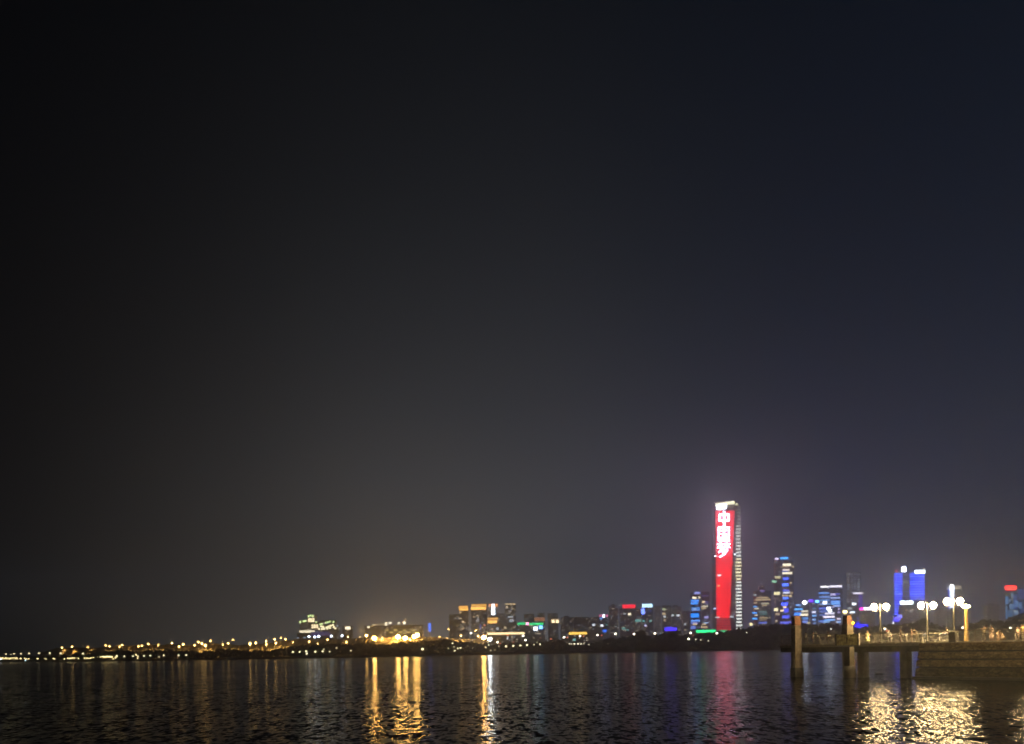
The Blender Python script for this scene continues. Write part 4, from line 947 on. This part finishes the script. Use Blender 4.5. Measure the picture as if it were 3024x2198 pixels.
jetty_lamp(3066, .9, LAMP_Z, 'twin globe lamp just past the right edge of the photo on the jetty')
# assumed promenade out of frame to the right, with added lamps lighting the embankment front
tag(MB().box(50.5, 90, -60, 84, -1.2, 3.9).build('promenade', paving), kind='structure')
def added_embankment_lamps():
    src = [o for o in COL.objects if o.name.startswith('twin_globe_lamp') and o.parent is None][0]
    for i, yy in enumerate((82, 70, 58, 46)):
        c = clone(src); c.location = (52.5, yy, 3.9)
        c['label'] = 'unseen twin globe lamp added right of the jetty, %s from the jetty' % ORD[i]
        for ch in c.children:
            if ch.name.startswith('globe'): ch.data = ch.data.copy(); ch.data.materials[0] = emis((1, .72, .36), 310.0)
added_embankment_lamps()
def single_lamp():
    x, back = 2854, 12.0
    s = s_of(x, back); r = jobj('single_lamp', s, back, DECK, 'single flat-headed yellow lamp on a broad tapering post, rightmost of the jetty lamps', 'street lamp', None, -RZ)
    H = 8.35 - DECK
    MB().tube((0, 0, 0), (0, 0, H - .2), .26, .17, 10).build('pole', mat('yellow_lamp_pole', (.50, .32, .10), .6), r)
    MB().lathe((0, 0, H - .2), [(.18, 0), (.50, .16), (.44, .30), (.12, .44)], 12).build('lamp_head', emis((1, .72, .30), 60.0), r, True)
single_lamp()
# rock in the shallows
def rock():
    p = at(2596, 1992, 1.0); D = CAM_H * F_PX / (1991 - (CY - (2596 - CX) * .0178))
    c = at(2596, 1992, D)
    m = MB().ball((0, 0, 0), .55, 2, 1.0, .8, .28, .12)
    o = m.build('rock', mat('wet_rock', (.03, .03, .03), .4, bump=.5), None, False, (c.x, c.y, .06)); tag(o, 'low dark rock breaking the water under the jetty deck', 'rock')
rock()

# ------------------------------------------------------------------ people on the jetty
SKIN = mat('skin', (.45, .27, .19), .6, var=.08); SKIN2 = mat('skin_tanned', (.36, .21, .14), .6, var=.08)
HAIR = mat('dark_hair', (.015, .012, .010), .5, var=.3, scale=12)
def skinned(name, pts, edges, mtl, parent, sub=1, root=0):
    me = bpy.data.meshes.new(name); me.from_pydata([p[0] for p in pts], edges, []); me.update()
    ob = bpy.data.objects.new(name, me); COL.objects.link(ob)
    md = ob.modifiers.new('skin', 'SKIN'); md.use_smooth_shade = True
    if not me.skin_vertices: me.skin_vertices.new()
    for i, p in enumerate(pts):
        r = p[1]; sv = me.skin_vertices[0].data[i]
        sv.radius = r if isinstance(r, tuple) else (r, r); sv.use_root = (i == root)
    if sub: ss = ob.modifiers.new('sub', 'SUBSURF'); ss.levels = sub; ss.render_levels = sub
    dg = bpy.context.evaluated_depsgraph_get(); ev = ob.evaluated_get(dg)
    nm = bpy.data.meshes.new_from_object(ev); ob.modifiers.clear(); ob.data = nm
    nm.materials.clear(); nm.materials.append(mtl)
    ob.parent = parent
    return ob
def person(x, back, label, top=(.6, .6, .6), low=(.05, .05, .07), pose='stand', h=1.68, rz=0.0, dress=False, hat=None, skin=SKIN, long_hair=False):
    s = s_of(x, back)
    P = jobj('person', s, back, DECK, label, 'person', 'people on the jetty', rz)
    k = h / 1.7
    lean = {'stand': 0, 'lean': .45, 'stoop': .75, 'walk': .05, 'sit': .12, 'crouch': .5, 'reach': -.03}[pose]
    hipz = {'sit': .52, 'crouch': .38}.get(pose, .90)
    hip = Vector((0, .0, hipz))
    ax = Vector((0, -math.sin(lean), math.cos(lean)))           # trunk axis; the person faces local -y (the railing side)
    fw = Vector((0, -math.cos(lean), -math.sin(lean)))
    chest = hip + ax * .36; neck = hip + ax * .54; hd = hip + ax * .60
    upn = (ax + Vector((0, 0, .6 if lean > .3 else 0))).normalized(); hc = neck + upn * .17
    V = [(hip, (.135, .10)), (hip + ax * .16, (.125, .095)), (chest, (.145, .105)), (neck - ax * .03, (.075, .07)), (neck + upn * .05, .052), (hc - upn * .04 + fw * .02, (.070, .080)), (hc + upn * .03, (.078, .092)), (hc + upn * .10, (.055, .062))]
    E = [(i, i + 1) for i in range(7)]
    arms, legs = {}, {}
    for sx in (-1, 1):
        sh = neck - ax * .07 + Vector((sx * .18, 0, 0))
        if pose == 'lean' or (pose == 'stoop'): el = sh + Vector((sx * .06, -.14, -.24)); ha = el + Vector((-sx * .05, -.22, .04))
        elif pose == 'reach': el = sh + Vector((sx * .08, -.22, .06 if sx > 0 else -.2)); ha = el + Vector((-sx * .04, -.16, .20))
        elif pose == 'walk': el = sh + Vector((sx * .05, -.10 * sx, -.27)); ha = el + Vector((0, -.10 * sx - .05, -.23))
        elif pose in ('sit', 'crouch'): el = sh + Vector((sx * .07, -.12, -.24)); ha = el + Vector((-sx * .06, -.22, -.02))
        else: el = sh + Vector((sx * .06, .02, -.28)); ha = el + Vector((-sx * .01, -.07, -.24))
        b = len(V); V += [(sh, .058), (el, .043), (ha, (.032, .026))]; E += [(2, b), (b, b + 1), (b + 1, b + 2)]
        arms[sx] = (sh, el, ha)
        hp = hip + Vector((sx * .09, 0, -.04))
        if pose in ('sit',): kn = hp + Vector((sx * .04, -.42, .0)); an = Vector((kn.x, kn.y - .02, .08))
        elif pose == 'crouch': kn = hp + Vector((sx * .10, -.34, .16)); an = Vector((kn.x, kn.y + .12, .08))
        elif pose == 'walk': kn = Vector((hp.x, -.16 * sx, .50)); an = Vector((hp.x, -.26 * sx + .06, .09))
        else: kn = Vector((hp.x + sx * .02, -.02, .49)); an = Vector((hp.x + sx * .03, .03, .08))
        toe = an + Vector((sx * .02, -.17, -.045))
        b = len(V); V += [(hp, .082), (kn, .056), (an, .038), (toe, (.036, .022))]; E += [(0, b), (b, b + 1), (b + 1, b + 2), (b + 2, b + 3)]
        legs[sx] = (hp, kn, an, toe)
    V = [(v * k, r) for v, r in V]
    body = skinned('body', V, E, skin, P)
    # face and hands joined into the same mesh
    ex = MB()
    hcK = hc * k
    ex.ball(tuple(hcK + fw * .093 * k + upn * -.005), .014, 1, .8, 1.2, 1.3)
    for sx in (-1, 1):
        ex.ball(tuple(hcK + Vector((sx * .030, 0, 0)) + fw * .082 + upn * .018), .009, 1)
        ex.ball(tuple(hcK + Vector((sx * .080, 0, 0)) + upn * .0), .018, 1, .4, .8, 1.2)
        sh, el, ha = arms[sx]; ha = ha * k; d = (ha - el * k).normalized(); side = Vector((1, 0, 0))
        pe = ha + d * .085
        ex.tube(tuple(ha), tuple(pe), .030, .034, 6)
        for j, ln in enumerate((.070, .082, .076, .058)):
            o = pe + side * (-.027 + j * .018); m = o + d * ln * .55 + Vector((0, -.008, -.010)); ex.tube(tuple(o), tuple(m), .0088, .008, 5); ex.tube(tuple(m), tuple(m + (d + Vector((0, -.3, -.5))).normalized() * ln * .45), .008, .0065, 5)
        th = ha + d * .03 - side * sx * .03; ex.tube(tuple(th), tuple(th + (d * .7 - side * sx * .7) * .055), .010, .008, 5)
    me = body.data; bm = bmesh.new(); bm.from_mesh(me)
    vs = [bm.verts.new(v) for v in ex.v]
    for f in ex.f:
        try: bm.faces.new([vs[i] for i in f])
        except ValueError: pass
    bm.to_mesh(me); bm.free(); me.materials.clear(); me.materials.append(skin)
    # hair
    hm = MB().ball(tuple(hcK - fw * .012 + upn * .035), .105, 2, .92, 1.0, .92, .03)
    if long_hair: hm.ball(tuple(hcK - fw * .06 - upn * .10), .085, 2, 1.0, .7, 1.7, .05)
    hm.v = [v for v in hm.v]
    hb = hm.build('hair', HAIR, P, True)
    # clothes
    tm = mat('cloth_%.2f_%.2f_%.2f' % top, top, .85, var=.12, scale=6); lm = mat('cloth_%.2f_%.2f_%.2f' % low, low, .85, var=.12, scale=6)
    C = [((hip - ax * .02) * k, (.160, .122)), ((hip + ax * .16) * k, (.145, .115)), (chest * k, (.168, .128)), ((neck - ax * .05) * k, (.10, .085))]
    CE = [(0, 1), (1, 2), (2, 3)]
    for sx in (-1, 1):
        sh, el, _ = arms[sx]; b = len(C); C += [(sh * k, .078), ((sh + (el - sh) * .8) * k, .066)]; CE += [(2, b), (b, b + 1)]
    skinned('shirt', C, CE, tm, P)
    if dress:
        q = MB(); prof = [(.17, .0), (.22, -.18), (.27, -.42), (.30, -.55)]
        q.lathe((0, 0, hip.z * k), [(r_, z_) for r_, z_ in reversed(prof)], 14); q.build('skirt', tm, P, True)
    else:
        C = [(hip * k, (.155, .12))]; CE = []
        for sx in (-1, 1):
            hp, kn, an, _ = legs[sx]; b = len(C); C += [(hp * k, .10), (kn * k, .075), ((an + (kn - an) * .12) * k, .065)]; CE += [(0, b), (b, b + 1), (b + 1, b + 2)]
        skinned('trousers', C, CE, lm, P)
    for sx in (-1, 1):
        an, toe = legs[sx][2] * k, legs[sx][3] * k
        MB().ball(tuple((an + toe) / 2 + Vector((0, 0, -.02))), .05, 1, .95, 4.0, .8).build('shoe', mat('shoe_leather', (.12, .11, .10), .6), P, True)
    if hat:
        MB().lathe(tuple(hcK + upn * .06), [(.19, 0), (.19, .015), (.105, .03), (.095, .11), (.03, .125)], 14).build('hat', mat('hat_cloth', hat, .85), P, True)
    if pose == 'sit':
        pass
    return P
pp = [
    (2380, 1.0, 'person in a grey shirt standing just right of the pillar in the water', (.42, .40, .36), (.10, .10, .10), 'stand', 1.66, .3, False, None, False),
    (2422, .75, 'person in a wide pale hat stooping over the railing left of the carved panel', (.30, .29, .27), (.14, .13, .12), 'stoop', 1.66, -.9, False, (.62, .58, .50), False),
    (2402, 3.0, 'person in a dark jacket at the far railing near the jetty end', (.12, .12, .12), (.05, .05, .05), 'stand', 1.7, 2.0, False, None, False),
    (2446, 1.2, 'person in a dim dark shirt standing left of the carved panel', (.16, .16, .14), (.07, .07, .07), 'stand', 1.62, .8, False, None, False),
    (2562, .9, 'person in a long pale olive dress standing alone right of the carved panel', (.40, .40, .20), (.3, .3, .2), 'stand', 1.62, .5, True, None, True),
    (2625, .9, 'person in a light grey shirt walking beside the first street lamp', (.45, .44, .40), (.10, .10, .12), 'walk', 1.64, 1.2, False, None, False),
    (2660, 1.4, 'person in a dark shirt behind the railing right of the first street lamp', (.14, .12, .11), (.08, .08, .09), 'stand', 1.7, -.6, False, None, False),
    (2693, 1.1, 'person in a brown-pink top standing beside the person leaning on the railing', (.50, .30, .22), (.20, .15, .12), 'stand', 1.68, -1.0, False, None, True),
    (2708, .62, 'person in a white shirt leaning on the railing left of the second street lamp', (.72, .60, .48), (.35, .30, .22), 'lean', 1.74, -.5, False, None, False),
    (2804, .62, 'person in a cream T-shirt bending over the railing beside the dark newel', (.70, .56, .42), (.12, .10, .08), 'lean', 1.74, -.9, False, None, False),
    (2907, .9, 'person in a cream top raising both hands above the railing at right', (.62, .54, .36), (.14, .12, .10), 'reach', 1.76, .6, False, None, False),
    (2929, .8, 'person in a long pinkish-white dress among the group at right', (.68, .50, .40), (.6, .5, .4), 'stand', 1.70, .1, True, None, True),
    (2948, 1.1, 'person in a peach top sitting low behind the railing right of the long dress', (.62, .40, .26), (.50, .32, .2), 'sit', 1.66, .9, False, None, False),
    (2966, 1.3, 'person in a tan shirt crouching behind the railing, rightmost of the seated two', (.46, .32, .20), (.3, .22, .15), 'crouch', 1.70, -.8, False, None, False),
    (3004, 1.2, 'person in a faded rose shirt standing near the right edge of the photo', (.48, .34, .26), (.2, .16, .13), 'stand', 1.55, .3, False, None, True),
    (3020, 1.6, 'person in a mustard top cut by the right edge of the photo', (.55, .42, .16), (.12, .10, .08), 'stand', 1.76, -.4, False, None, False)]
for (x, b, lab, t, l, po, h, rz, dr, hat, lh) in pp:
    person(x, b, lab, t, l, po, h, rz, dr, hat, SKIN if int(x) % 2 else SKIN2, lh)
# low box seat for the sitting person
bs = jobj('box_seat', s_of(2948, 1.1), 1.15, DECK, 'small low box the person in the peach top sits on', 'box seat', None, .9)
MB().box(-.2, .2, -.16, .16, 0, .40).box(-.22, .22, -.18, .18, .403, .44).build('seat', mat('box_plastic', (.4, .3, .2), .6), bs)

# ------------------------------------------------------------------ haze
HAZE = 5.2e-4
def haze():
    m = bpy.data.materials.new('haze'); m.use_nodes = True
    N, L = m.node_tree.nodes, m.node_tree.links
    out = N['Material Output']; N.remove(N['Principled BSDF'])
    pv = N.new('ShaderNodeVolumePrincipled'); pv.inputs['Color'].default_value = (.97, .98, 1, 1); pv.inputs['Density'].default_value = HAZE; pv.inputs['Anisotropy'].default_value = .72
    L.new(pv.outputs[0], out.inputs['Volume'])
    o = MB().box(-3500, 3500, -120, 5100, -2.0, 430).build('haze', m); tag(o, kind='stuff')
import os
if HAZE > 0: haze()
